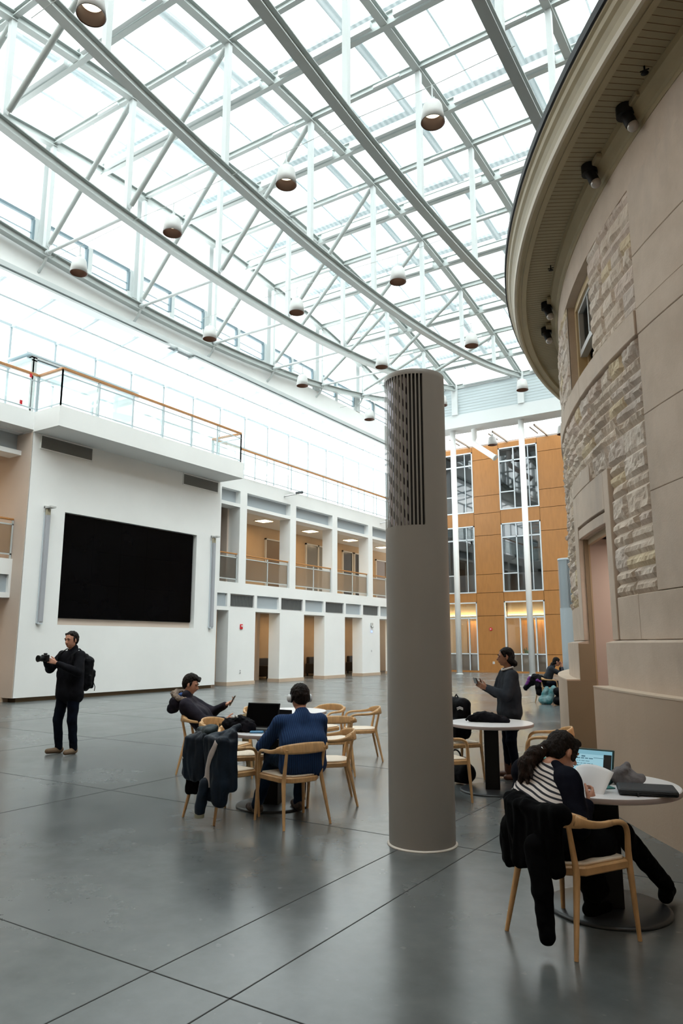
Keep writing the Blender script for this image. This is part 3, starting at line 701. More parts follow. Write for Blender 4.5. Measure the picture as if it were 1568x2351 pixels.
# roof lights beyond the girder
b = MB(); b.quad((-20.2,GY+1.2,13.75),(5,GY+1.2,13.75),(5,40.1,13.38),(-20.2,40.1,13.38)); lr = struct('ceiling_rear', b, M['roofl'], label='glass roof strip before the wood wall')
b = MB()
for i in range(10): b.box(-19+i*2.4,-18.93+i*2.4,GY+1.2,40.1,13.4,13.5); b.box(-19.3+i*2.4,-19.24+i*2.4,GY+1.4,39.3,13.38,13.44)
b.build('trim_10', M['bronze'], lr)
t = thing('duct_pipe', 'white bent pipe hanging below the far girder', 'pipe', (-15.1,37.3,13.7)); g = MB()
g.tube([(0,0,0),(0,0,-.55),(-.08,-.05,-.8),(.05,-.1,-1.0),(.3,-.15,-1.2),(1.25,-.25,-1.95)], .16, 16); g.build('pipe', M['white'], t)
g = MB(); g.tube([(1.25,-.25,-1.95),(1.3,-.255,-1.99)], .18, 16); g.build('collar', M['steel'], t)
# ================================================================== wood wall
OY = 40.07; WZ = [0,1.024,3.212,4.544,5.621,7.92,9.249,10.31,12.549,13.4]
xs = [-20.2,-18.55,-16.42,-14.75,-12.42,-10.8,-8.5,-6.6,-4.4,-2.6,0,3]
wins = []
for i in range(0, len(xs)-1):
    if i in (1,3,5,7,9): wins.append((xs[i]+.06, xs[i+1]-.06))
b = MB()
WR = [(0,3.95),(4.62,8.48),(9.42,13.02)]
for i in range(len(xs)-1):
    inw = i in (1,3,5,7,9)
    if inw:
        for z0, z1 in ((3.98,4.58),(8.52,9.38),(13.06,13.45)): b.box(xs[i]+.008, xs[i+1]-.008, OY, OY+.04, z0+.006, z1-.006)
    else:
        for j in range(len(WZ)-1): b.box(xs[i]+.013, xs[i+1]-.013, OY, OY+.04, WZ[j]+.013, WZ[j+1]-.013)
ow = struct('wall_back', b, M['orange'], label='orange maple panelled wall at the far end')
b = MB()
for i in range(len(xs)-1):
    inw = i in (1,3,5,7,9)
    if inw:
        for z0, z1 in ((3.95,4.62),(8.48,9.42),(13.02,13.5)): b.box(xs[i], xs[i+1], OY+.04, OY+.4, z0, z1)
    else: b.box(xs[i], xs[i+1], OY+.041, OY+.4, 0, 13.5)
b.build('backing', M['gap'], ow)
b = MB(); b.box(-20.2,3,OY-.03,OY,0,.1); b.build('baseboard_back', M['orange'], ow)
# rooms behind the windows
b = MB(); b.box(-20.2,3,43.5,43.6,0,4.0); 
rb = struct('wall_room', b, M['tan'], label='warm lit room wall behind the far shop front')
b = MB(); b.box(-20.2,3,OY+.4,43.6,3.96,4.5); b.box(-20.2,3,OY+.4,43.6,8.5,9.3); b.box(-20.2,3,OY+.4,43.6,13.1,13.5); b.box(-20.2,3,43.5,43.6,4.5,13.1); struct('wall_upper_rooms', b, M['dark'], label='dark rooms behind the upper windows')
wk = 60
for wi, (a, c) in enumerate(wins):
    for fi, (z0, z1) in enumerate(WR):
        f = MB(); w = .07; y0, y1 = OY-.02, OY+.12
        f.box(a-w,a,y0,y1,z0,z1+w); f.box(c,c+w,y0,y1,z0,z1+w); f.box(a-w,c+w,y0,y1,z1,z1+w)
        if fi: f.box(a-w,c+w,y0,y1,z0-w,z0)
        m1 = a+(c-a)*.38
        f.box(m1-.03,m1+.03,y0+.02,y1,z0,z1 if fi else z1-.85)
        if fi: f.box(c-(c-a)*.22-.02,c-(c-a)*.22+.02,y0+.02,y1,z0,z1)
        zb = z1-.75 if fi else 3.1
        f.box(a,c,y0+.02,y1,zb-.04,zb+.04); zt = z0+(1.0 if fi else 1.05); f.box(a,c if fi == 0 else m1,y0+.02,y1,zt-.03,zt+.03)
        if fi == 0: f.box(a,c,y0,y1,0,.08); f.box(c-.5,c-.44,y0+.02,y1,0,3.1)
        o = struct('window_%d' % wk, f, M['alu'], label='metal framed window in the wood wall, %s, %s from the left' % (['ground floor shop front','middle row','top row'][fi], ORD[wi])); wk += 1
        g = MB(); g.box(a,c,OY+.05,OY+.06,zt,z1); g.build('pane', M['glassd'] if fi else M['glass'], o)
        g = MB(); g.box(a,c,OY+.05,OY+.06,z0,zt); g.build('frosted_pane', M['frost'], o)
        if fi == 0:
            g = MB(); g.box(a,c,OY+.30,OY+.33,3.12,3.95); g.build('lit_panel', M['tan'], o)
            l = bpy.data.lights.new('cove_lamp','AREA'); l.shape='RECTANGLE'; l.size=c-a; l.size_y=.15; l.energy=60; l.color=(1,.75,.35)
            lo = bpy.data.objects.new('cove_lamp', l); COL.objects.link(lo); lo.parent = o; lo.location = ((a+c)/2, OY+.25, 3.2); lo.rotation_euler = (R(180+25),0,0)
M['curtain'] = pmat('amber_curtain', (.55,.27,.09), .7, var=.2, vscale=3, sx=(6,1,.2))
for k, x in enumerate((-17.6,-15.9,-14.2,-13.4,-11.6,-10.3)):
    t = thing('wood_screen', 'amber wood screen inside the far shop front, %s from the left' % ORD[k], 'screen', (x,42.2,0), 0, 'wood screens inside the far shop front'); g = MB(); g.box(-.35,.35,0,.06,0,3.0); g.build('panel', M['curtain'], t)
    g = MB(); g.box(-.38,-.35,-.02,.08,0,3.0); g.box(.35,.38,-.02,.08,0,3.0); g.build('frame', M['bronze'], t)
for k, x in enumerate((-17.3,-13.6,-9.6,-5.5)):
    t = thing('shop_light', 'warm ceiling lamp inside the far shop front, %s from the left' % ORD[k], 'light', (x,41.7,3.95), 0, 'lamps inside the far shop front'); g = MB(); g.box(-.5,.5,-.3,.3,-.04,0); g.build('diffuser', M['cove'], t)
    l = bpy.data.lights.new('lamp','AREA'); l.size=.8; l.energy=90; l.color=(1,.72,.42); lo = bpy.data.objects.new('lamp', l); COL.objects.link(lo); lo.parent = t; lo.location=(0,0,-.08)
t = thing('fire_bell', 'small red alarm on the orange wood wall', 'alarm', (-15.6,OY,2.45)); g = MB(); g.tube([(0,0,0),(0,-.05,0)], .09, 18); g.build('housing', M['red'], t); g = MB(); g.box(-.03,.03,-.07,-.05,-.03,.03); g.build('strobe', M['plastw'], t)
plate(-15.5, OY, .55, 'y', .12, .14, M['plastw'], 'white socket low on the orange wood wall')
M['leaf'] = pmat('plant_leaf', (.03,.10,.015), .5)
t = thing('potted_plant', 'green plant behind the far shop front glass', 'plant', (-13.9,41.3,0)); g = MB(); g.lathe([(0,0),(.18,0),(.22,.8),(0,.8)],16); g.build('pot', M['offw'], t)
g = MB()
for i in range(26):
    a = random.uniform(0,6.28); q = random.uniform(.1,.3); h = random.uniform(.9,1.4); g.add([(0,0,.8),(math.cos(a)*q-.03,math.sin(a)*q,h),(math.cos(a)*q*1.5,math.sin(a)*q*1.5,h+.05),(math.cos(a)*q+.03,math.sin(a)*q,h-.04)],[(0,1,2,3)])
g.build('leaves', M['leaf'], t)
# ================================================================== pendant lamps
def make_pendant():
    t = thing('pendant_lamp', '', 'lamp', (0,0,0))
    g = MB(); g.lathe([(.0,.50),(.12,.50),(.185,.46),(.215,.40),(.245,.2),(.27,0),(.262,0),(.235,.2),(.20,.40),(0,.42)], 28); sh_ = g.build('shade', M['lampw'], t)
    g = MB(); g.lathe([(.266,-.006),(.254,-.004),(.252,.01),(.228,.2),(.20,.27)], 28); g.build('inner_band', M['lampb'], sh_)
    g = MB(); g.lathe([(0,.235),(.17,.25),(.195,.26),(0,.28)], 24); g.build('bulb', M['bulb'], sh_)
    g = MB(); g.tube([(0,0,.49),(0,0,.95)], .018, 8); g.box(-.06,.06,-.02,.02,.50,.62); g.build('hanger', M['steel'], t)
    g = MB(); g.tube([(-1.93,0,.98),(0,0,.93),(1.93,0,.98)], .008, 6); g.build('suspension_wire', M['steel2'], t)
    return t
pend = make_pendant(); first = True
rows = [(7.1,'nearest'),(13.04,'second nearest'),(18.95,'third nearest'),(24.95,'fourth nearest'),(30.85,'farthest')]
colsx = [(-18.2,'first'),(-14.1,'second'),(-10.08,'third'),(-6.0,'fourth')]
for ri, (y, rn) in enumerate(rows):
    for ci, (x, cn) in enumerate(colsx):
        if ri == 0 and ci != 2: continue
        if ri > 1 and ci == 3: continue
        o = pend if first else copy_tree(pend); first = False
        o.location = (x, y, 13.02)
        o['label'] = 'white bell pendant lamp in the %s row, %s from the left wall' % (rn, cn) if ri else 'large white bell pendant lamp cut by the top edge of the photo'
        o['group'] = 'bell pendant lamps under the glass roof'
for x, y, lab in ((-14.3,38.0,'white bell pendant lamp beyond the far girder, left of the front white column'),(-10.35,38.0,'white bell pendant lamp beyond the far girder, beside the stone building')):
    o = copy_tree(pend); o.location = (x, y, 12.75); o['label'] = lab; o['group'] = 'bell pendant lamps under the glass roof'
# ================================================================== enclosing walls out of view
b = MB(); b.box(-28,12,-3.4,-3.2,0,19); b.box(-28,12,-3.2,1.0,15.9,16.2); struct('wall_front', b, M['plinth'], label='wall behind the viewer')
b = MB(); b.box(6,6.2,-3.2,6,0,18); b.box(6,6.2,6,44,8,18); b.box(3,3.2,23.5,44,0,16); struct('wall_right_upper', b, M['plinth'], label='upper wall over the stone building')
# ================================================================== curved stone building (right)
CX0, CY0 = 9.27, 14.48; RW = 12.72
def bp_(phi, r, z): a = R(phi); return (CX0-r*math.cos(a), CY0-r*math.sin(a), z)
def arcbox(g, p0, p1, r0, r1, z0, z1, step=1.5, smooth=False, z1b=None):
    n = max(1, int(math.ceil((p1-p0)/step))); vs = []; fs = []
    zt = z1 if z1b is None else z1b
    for i in range(n+1):
        p = p0+(p1-p0)*i/n; vs += [bp_(p,r0,z0), bp_(p,r1,z0), bp_(p,r1,zt), bp_(p,r0,z1)]
    for i in range(n):
        o = 4*i
        for k in range(4): fs.append((o+k, o+(k+1)%4, o+4+(k+1)%4, o+4+k))
    fs.append((0,1,2,3)); o = 4*n; fs.append((o+3,o+2,o+1,o)); g.add(vs, fs, smooth)
P0, P1 = -34, 54; DL, DR = 23.7, 29.85; WL, WRt = 22.9, 29.1
g = MB()
# masonry core (flush smooth courses)
arcbox(g, P0, DL, 12.0, RW-.02, 0, 4.86); arcbox(g, DR, P1, 12.0, RW-.02, 0, 4.86); arcbox(g, DL, DR, 12.0, RW-.02, 2.93, 4.86)
arcbox(g, P0, WL, 12.0, RW-.02, 4.86, 6.2); arcbox(g, WRt, P1, 12.0, RW-.02, 4.86, 6.2); arcbox(g, P0, P1, 12.0, RW+.005, 6.2, 6.75)
bw = struct('wall_right', g, M['smooth'], label='curved old sandstone building on the right')
g = MB()
# smooth pilaster courses at right
zz = [2.1,3.03,3.78,4.6]; 
for i in range(3): arcbox(g, 35.1, 43.0, RW-.02, RW+.03, zz[i]+.002, zz[i+1]-.002); arcbox(g, 43.012, P1, RW-.02, RW+.03, zz[i]+.002, zz[i+1]-.002)
for z0, z1 in ((4.86,5.42),(5.42,6.2)): arcbox(g, 35.1, 40.0, RW-.02, RW+.03, z0+.002, z1-.002); arcbox(g, 40.012, P1, RW-.02, RW+.03, z0+.002, z1-.002)
arcbox(g, P0, DL-1.3, RW-.02, RW+.03, 1.66, 2.1); arcbox(g, DR+.82, 33.2, RW-.02, RW+.03, 1.66, 2.096); arcbox(g, 33.215, P1, RW-.02, RW+.03, 1.66, 2.096)
# sill band
arcbox(g, P0, 26.6, RW-.02, RW+.055, 4.60, 4.86); arcbox(g, 26.612, 35.08, RW-.02, RW+.055, 4.60, 4.86); arcbox(g, 35.1, P1, RW-.02, RW+.035, 4.60, 4.86)
# door surround
for a, c in ((DL-1.25, DL),(DR, DR+.78)): arcbox(g, a, c, RW-.02, RW+.045, 1.66, 3.5)
arcbox(g, DL-.0, DR+.0, RW-.02, RW+.045, 3.08, 3.5); arcbox(g, DL, DR, RW-.02, RW+.035, 2.93, 3.05)
arcbox(g, 23.0, 27.6, RW-.02, RW+.05, 3.5, 3.72)
g.build('trim_20', M['smooth'], bw, bev=.006)
g = MB()
arcbox(g, P0, DL, RW-.02, RW+.12, 1.18, 1.62, z1b=1.62); arcbox(g, P0, DL, RW-.02, RW+.12, 1.62, 1.665, z1b=1.63)
arcbox(g, DR, P1, RW-.02, RW+.12, 1.18, 1.62); arcbox(g, DR, P1, RW-.02, RW+.12, 1.62, 1.665, z1b=1.63)
g.build('trim_21', M['smooth'], bw)
g = MB(); arcbox(g, P0, DL, 12.0, 13.0, 0, 1.17); arcbox(g, DR, P1, 12.0, 13.0, 0, 1.17); g.build('baseboard_right', M['plinth'], bw)
g = MB(); arcbox(g, P0, DL, 12.0, 13.003, 1.17, 1.185); arcbox(g, DR, P1, 12.0, 13.003, 1.17, 1.185); g.build('trim_22', M['plinthtop'], bw)
# rock faced blocks
from mathutils import noise as nz
g = MB(); tones = []
def rock(p0, p1, z0, z1, depth):
    W = R(p1-p0)*RW; Hh = z1-z0; nx = max(3, int(W/.035)); nzz = max(3, int(Hh/.035)); vs = []; fs = []
    sd = Vector((random.uniform(0,99), random.uniform(0,99), 0)); tilt = random.uniform(-.5,.5); tz = random.uniform(-.4,.6)
    for j in range(nzz+1):
        for i in range(nx+1):
            u = i/nx; v = j/nzz; e = min(u*W, (1-u)*W, v*Hh, (1-v)*Hh)
            k = min(1, e/.03); k = k**.6
            q = Vector((u*W, v*Hh, 0))
            d = depth*(.6 + .7*nz.noise(q*4.5+sd) + .6*nz.noise(q*11+sd) + .35*nz.noise(q*24+sd) + tilt*(u-.5) + tz*(v-.5))
            d = max(.0, d)*k + .004
            if i in (0,nx) or j in (0,nzz): d = -.012
            vs.append(bp_(p0+(p1-p0)*u, RW+d, z0+Hh*v))
    for j in range(nzz):
        for i in range(nx): o = j*(nx+1)+i; fs.append((o,o+1,o+nx+2,o+nx+1))
    g.add(vs, fs, False); c = random.choice([(1,1,1),(.93,.93,.95),(1.05,1.03,1.0),(.97,.95,.91),(1.0,.96,.96),(.95,.92,.88),(1,1,1),(1.02,1.0,.97),(1.04,1.0,.82)])
    tones.extend([c]*len(vs))
def rows_(z0, z1, ivs):
    z = z0
    while z < z1-.01:
        h = random.choice([.13,.16,.2,.26]); 
        if z1-(z+h) < .11: h = z1-z
        for a, c in ivs:
            p = a
            while p < c-.01:
                w = random.uniform(.28,.75)/RW*180/PI
                if c-(p+w) < .9: w = c-p
                if h > .22 and random.random() < .4:
                    rock(p, p+w, z, z+h*.5, .028*ROCK); rock(p, p+w, z+h*.5, z+h, .028*ROCK)
                else: rock(p, p+w, z, z+h, random.uniform(.022,.045)*ROCK)
                p += w
        z += h
ROCK = 1.15
rows_(2.1, 3.5, [(8,DL-1.25),(DR+.82,35.05)]); rows_(3.5, 4.6, [(8,35.05)]); ROCK = .7
rows_(4.86, 6.2, [(8,WL),(WRt,35.05)])
ro = g.build('trim_23', M['rough'], bw)
ca = ro.data.color_attributes.new('tone', 'FLOAT_COLOR', 'POINT')
for i, c in enumerate(tones[:len(ro.data.vertices)]): ca.data[i].color = (*c, 1)
# reveals of the doorway
def radq(g, phi, r0, r1, z0, z1, th=.02):
    a = bp_(phi,r0,z0); c = bp_(phi,r1,z0); d = Vector((math.sin(R(phi)),-math.cos(R(phi)),0))*th
    vs = [a, c, (c[0],c[1],z1), (a[0],a[1],z1)]; vs += [(v[0]+d.x, v[1]+d.y, v[2]) for v in vs]
    g.add(vs, [(0,1,2,3),(7,6,5,4),(0,4,5,1),(1,5,6,2),(2,6,7,3),(3,7,4,0)])
M['revealshade'] = pmat('shaded_jamb_stone', (.27,.20,.125), .6, var=.05, vscale=2)  # jamb stone in shade, the shade put into a darker brown
g = MB(); radq(g, DL, 12.65, 13.0, 0, 1.168, .012); radq(g, DL, 12.65, RW+.118, 1.17, 1.62, .012); radq(g, DL, 12.65, RW-.02, 1.62, 2.93, .012); g.build('trim_24', M['revealshade'], bw)
g = MB(); radq(g, DL+.02, 12.63, 12.65, 0, 2.9, .010); arcbox(g, DL, DR, 12.60, 12.65, 2.86, 2.93); g.build('trim_25', pmat('tan_frame', (.40,.30,.19), .5), bw)
g = MB(); radq(g, DL, 10.9, 12.63, 0, 2.93, .008); arcbox(g, DL, DR, 10.8, 10.9, 0, 2.93); radq(g, DR, 10.9, 12.0, 0, 2.93, -.03); arcbox(g, DL, DR, 10.9, 12.60, 2.93, 2.96); g.build('trim_26', M['door_pink'], bw)
g = MB(); arcbox(g, DL, DR, 10.9, 12.0, .0, .004); g.build('trim_27', M['plinth'], bw)
t = thing('reveal_fill_light', 'added fill lamp in the doorway ceiling of the stone building', 'light', bp_(26.5,11.7,2.93)); g = MB(); g.lathe([(0,-.03),(.14,-.03),(.15,0)],24); g.build('diffuser', M['cove'], t)  # unseen lamp added to brighten the pink door reveal
l = bpy.data.lights.new('lamp','AREA'); l.size=.3; l.energy=22; l.color=(1,.86,.76); lo = bpy.data.objects.new('lamp', l); COL.objects.link(lo); lo.parent = t; lo.location=(0,0,-.06)
# window in the bow
g = MB(); arcbox(g, WL-.3, WRt+.3, 12.0, 12.5, 6.2, 6.22); arcbox(g, WL, WRt, 12.0, 12.1, 4.86, 6.2)
g.build('trim_28', M['dark'], bw)
g = MB(); r0, r1 = 12.46, 12.58; z0, z1 = 4.87, 6.19
def fr(a, c, zA, zB, ra=r0, rb=r1): arcbox(g, a, c, ra, rb, zA, zB, 3)
fr(WL, WL+.42, z0, z1, r0, r1+.03); fr(WRt-.42, WRt, z0, z1, r0, r1+.03); fr(WL, WRt, z1-.1, z1, r0, r1+.03); fr(WL, WRt, z0, z0+.07, r0, r1+.03)
o = struct('window_1', g, M['wframe'], label='double hung window high on the curved stone building')
g = MB(); zm = 5.47; a, c = WL+.42, WRt-.42; m = (a+c)/2
fr(a,a+.22,zm,z1-.1,r0+.03,r1); fr(c-.22,c,zm,z1-.1,r0+.03,r1); fr(a,c,zm-.04,zm+.04,r0+.03,r1); fr(m-.1,m+.1,zm,z1-.1,r0+.03,r1-.01); fr(a,c,z1-.15,z1-.1,r0+.03,r1)
g.build('upper_sash', M['lampw'], o)
g = MB(); fr(a,a+.25,z0+.07,zm,r0-.04,r0+.03); fr(c-.25,c,z0+.07,zm,r0-.04,r0+.03); fr(m-.1,m+.1,z0+.07,zm,r0-.04,r0+.03); fr(a,c,z0+.07,z0+.14,r0-.04,r0+.03); g.build('lower_sash', M['wframe'], o)
g = MB(); fr(a,c,zm,z1-.1,r0+.05,r0+.06); fr(a,c,z0+.07,zm,r0-.01,r0); g.build('pane', M['glassd'], o)
# cornice
def ring(prof, name, mat, smooth=False, step=1.2):
    g = MB(); n = int((P1-P0)/step); vs = []; fs = []; m = len(prof)
    for i in range(n+1):
        p = P0+(P1-P0)*i/n
        for r, z in prof: vs.append(bp_(p, r, z))
    for i in range(n):
        for k in range(m-1): fs.append((i*m+k, i*m+k+1, (i+1)*m+k+1, (i+1)*m+k))
    g.add(vs, fs, smooth); return g.build(name, mat, bw)
ring([(12.70,6.60),(12.735,6.60),(12.735,6.66),(12.76,6.68),(12.79,6.74),(12.82,6.79),(12.83,6.86)], 'trim_30', M['cream'])
ring([(12.82,6.86),(13.19,6.86)], 'trim_31', M['soffit'])
g = MB(); nseg = int(R(P1-P0)*13/.075)
for i in range(nseg):
    p = P0+(P1-P0)*i/nseg
    if p < 5 or p > 45: continue
    arcbox(g, p, p+.02, 12.84, 13.18, 6.8585, 6.861, 1)
g.build('trim_32', M['gap'], bw)
ring([(13.19,6.88),(13.19,6.80),(13.195,6.79),(13.26,6.79),(13.262,6.80),(13.30,6.80),(13.31,6.77),(13.335,6.77)], 'trim_33', M['cream'])
ring([(13.335,6.77),(13.345,6.765),(13.37,6.765),(13.375,6.83)], 'trim_34', pmat('pale_cornice_fillet', (.62,.56,.45), .5))
ring([(13.375,6.83),(13.385,6.90),(13.41,6.95),(13.44,6.98),(13.45,7.03),(13.475,7.05),(13.48,7.10)], 'trim_35', M['cream'])
ring([(13.48,7.07),(13.50,7.08),(13.50,7.17),(13.42,7.2),(9.5,9.6),(5.0,11.0)], 'trim_36', M['gutter'])
# spot lamps under the cornice
def spot(x, y, lab, s=1):
    d = Vector((x-CX0, y-CY0, 0)); r = d.length; ang = frame_of((-d.x, -d.y))
    t = thing('soffit_spotlight', lab, 'spotlight', (x, y, 6.855), ang, 'black spotlights under the cornice')
    g = MB(); g.box(-.02*s,.15*s,-.0,.13*s,-.06,0); g.build('mounting_plate', M['soffit'], t, bev=.01)
    g = MB(); g.tube([(-.05*s,0,0),(-.05*s,.0,-.09*s)], .075*s, 18); g.tube([(-.03*s,.0,-.09*s),(-.01*s,.03*s,-.20*s)], .05*s, 18); lb = g.build('lamp_body', M['black'], t)
    g = MB(); g.sph((-.005*s,.036*s,-.215*s), .05*s); g.build('lens', pmat('lamp_lens', (.4,.36,.33), .12, .3), lb)
for x, y, lab in ((-1.03,6.78,'black spotlight under the cornice, nearest of four, top right'),(-1.56,7.50,'black spotlight under the cornice, second nearest'),(-2.98,10.5,'black spotlight under the cornice, upper of the far pair'),(-3.27,11.4,'black spotlight under the cornice, lower of the far pair')): spot(x, y, lab, 1.15)
for k, (x, y) in enumerate(((-.80,6.38),(-2.60,9.45),(-3.42,12.7))):
    t = thing('soffit_sprinkler', 'tiny dark sprinkler on the cornice soffit, %s' % ['nearest the viewer','middle one','farthest one'][k], 'sprinkler', (x,y,6.855), 0, 'sprinklers under the cornice')
    g = MB(); g.tube([(0,0,0),(0,0,-.07)], .008, 8); g.lathe([(0,-.07),(.035,-.075),(0,-.08)], 12); g.box(-.04,.04,-.004,.004,-.05,-.04); g.build('sprinkler_head', M['black'], t)
# ================================================================== grey air columns
M['colpaint'] = pmat('grey_column_paint', (.33,.315,.295), .38, var=.015, vscale=2)
M['coldark'] = pmat('column_slot', (.05,.048,.05), .6)
def holes():
    m, nt, out = newmat('perforated_liner')
    p = N(nt, 'ShaderNodeBsdfPrincipled'); nt.links.new(p.outputs[0], out.inputs[0]); p.inputs['Metallic'].default_value = .7; p.inputs['Roughness'].default_value = .35
    tc = N(nt, 'ShaderNodeTexCoord'); mp = N(nt, 'ShaderNodeMapping'); mp.inputs['Rotation'].default_value = (0,0,0); mp.inputs['Scale'].default_value = (9,1,8)
    nt.links.new(tc.outputs['Object'], mp.inputs[0])
    w = N(nt, 'ShaderNodeTexWave'); w.bands_direction = 'DIAGONAL'; w.inputs['Scale'].default_value = .55; w.inputs['Distortion'].default_value = 1.0
    nt.links.new(mp.outputs[0], w.inputs['Vector'])
    cr = N(nt, 'ShaderNodeValToRGB'); cr.color_ramp.elements[0].position = .35; cr.color_ramp.elements[1].position = .6
    cr.color_ramp.elements[0].color = (.09,.08,.10,1); cr.color_ramp.elements[1].color = (.75,.70,.80,1)
    nt.links.new(w.outputs['Fac'], cr.inputs[0]); nt.links.new(cr.outputs[0], p.inputs['Base Color']); return m
M['liner'] = holes()
def air_column(x, y, lab, rr=.2745, H=4.03, a_from=R(150), a_to=R(314), liner='liner', paint=None):
    t = thing('air_column', lab, 'column', (x, y, 0), 0, 'round grey air supply columns'); pm = paint or M['colpaint']
    z0, z1 = 2.62, H-.05
    g = MB(); g.lathe([(rr-.0,0.012),(rr,z0)], 64); g.lathe([(rr,z1),(rr,H-.006),(rr-.006,H),(0,H)], 64)
    g.lathe([(rr,z0),(rr,z1)], 40, a0=a_to, a1=a_from+2*PI); g.build('casing', pm, t, clean=True)
    g = MB(); g.lathe([(rr-.035,z0-.02),(rr-.035,z1+.02)], 40, a0=a_from-.1, a1=R(281)); g.build('liner', M[liner], t)
    g = MB(); g.lathe([(rr-.04,z0-.02),(rr-.04,z1+.02)], 40, a0=R(279), a1=a_to+.1); g.build('dark_liner', M['coldark'], t)
    g = MB(); n = 23
    for i in range(n+1):
        a = a_from+(a_to-a_from)*i/n; w = R(2.7)
        g.lathe([(rr,z0),(rr,z1),(rr-.02,z1),(rr-.02,z0),(rr,z0)], 2, a0=a-w/2, a1=a+w/2, smooth=False)
    g.build('slats', pm, t)
    g = MB(); g.lathe([(rr-.03,z0-.002),(rr,z0-.002)],64); g.lathe([(rr-.03,z1+.002),(rr,z1+.002)],64); g.build('grille_frame', M['coldark'], t)
    g = MB(); g.lathe([(rr-.01,0),(rr+.016,0),(rr+.016,.006),(rr,.013)], 64); g.build('base_ring', pmat('pale_base_ring', (.8,.74,.68), .5), t)
    return t
air_column(-2.877, 5.689, 'wide dark grey round column with slotted grille in the middle foreground')
air_column(-5.75, 20.9, 'slim pale blue grey round column beside the door of the stone building', liner='louvre', paint=pmat('pale_blue_column_paint', (.42,.48,.52), .5))
# ================================================================== chairs and tables
def sweep(g, pts, w, h, up=(0,0,1), n=None):   # rectangular section along a path; w,h scalars or lists
    pts = [Vector(p) for p in pts]; m = len(pts)
    W = w if hasattr(w,'__len__') else [w]*m; Hh = h if hasattr(h,'__len__') else [h]*m; vs = []; fs = []
    for i, p in enumerate(pts):
        d = (pts[min(i+1,m-1)]-pts[max(i-1,0)]).normalized(); u = Vector(up) if not callable(up) else up(i)
        r = d.cross(u).normalized(); u = r.cross(d).normalized()
        for a, c in ((-.5,-.32),(-.32,-.5),(.32,-.5),(.5,-.32),(.5,.32),(.32,.5),(-.32,.5),(-.5,.32)): vs.append(p + r*(a*W[i]) + u*(c*Hh[i]))
    for i in range(m-1):
        for k in range(8): fs.append((8*i+k, 8*i+(k+1)%8, 8*(i+1)+(k+1)%8, 8*(i+1)+k))
    fs.append(tuple(range(8))[::-1]); fs.append(tuple(range(8*m-8,8*m))); g.add(vs, fs, True)
def bez(ps, n=10):
    out = []
    for k in range(n+1):
        t = k/n; q = [Vector(p) for p in ps]
        while len(q) > 1: q = [q[i]*(1-t)+q[i+1]*t for i in range(len(q)-1)]
        out.append(q[0])
    return out
def make_chair():
    t = thing('armchair', '', 'chair', (0,0,0)); t.scale = (1,1,.95)
    # seat frame and dished seat
    out = [];
    for x, y in ((-.235,.235),(.235,.235),(.25,.20),(.215,-.12),(.13,-.215),(0,-.235),(-.13,-.215),(-.215,-.12),(-.25,.20)): out.append((x,y))
    g = MB(); g.prism(out, .395, .445); g.build('seat_frame', M['oak'], t, bev=.008)
    g = MB(); g.prism([(x*.9,y*.9) for x,y in out], .444, .462); g.build('seat', M['pad'], t, bev=.008, segs=2)
    for s in (-1,1):
        g = MB(); g.tube([(s*.265,.235,0),(s*.245,.215,.40),(s*.245,.21,.50),(s*.255,.20,.585)], [.012,.019,.018,.016], 10)
        g.tube(bez([(s*.255,.20,.58),(s*.26,.195,.665),(s*.265,.13,.675),(s*.27,.03,.675)],8), .0165, 10)
        g.build('leg', M['oak'], t)
        g = MB(); g.tube([(s*.245,-.275,0),(s*.205,-.19,.40),(s*.195,-.185,.47),(s*.20,-.235,.71)], [.012,.02,.018,.014], 10); g.build('leg', M['oak'], t)
        g = MB(); pts = bez([(s*.27,.04,.675),(s*.285,-.08,.675),(s*.275,-.16,.69),(s*.235,-.215,.715)],8)
        sweep(g, pts, [.03+.006*i/8 for i in range(9)], [.032+.03*(i/8)**2 for i in range(9)]); g.build('armrest', M['oak'], t)
    g = MB(); pts = bez([(-.262,-.155,.70),(-.20,-.275,.72),(0,-.325,.728),(.20,-.275,.72),(.262,-.155,.70)],16)
    sweep(g, pts, [.020]*17, [.05+.055*math.sin(PI*i/16)**.6 for i in range(17)], up=(0,.15,1)); g.build('backrest', M['oak'], t)
    return t
ch0 = make_chair(); cfirst = True
def chair(x, y, f, lab, group=None):
    global cfirst
    o = ch0 if cfirst else copy_tree(ch0); cfirst = False
    o.location = (x,y,0); o.rotation_euler = (0,0,frame_of(f)); o['label'] = lab; o['group'] = 'light oak armchairs around the tables'; return o
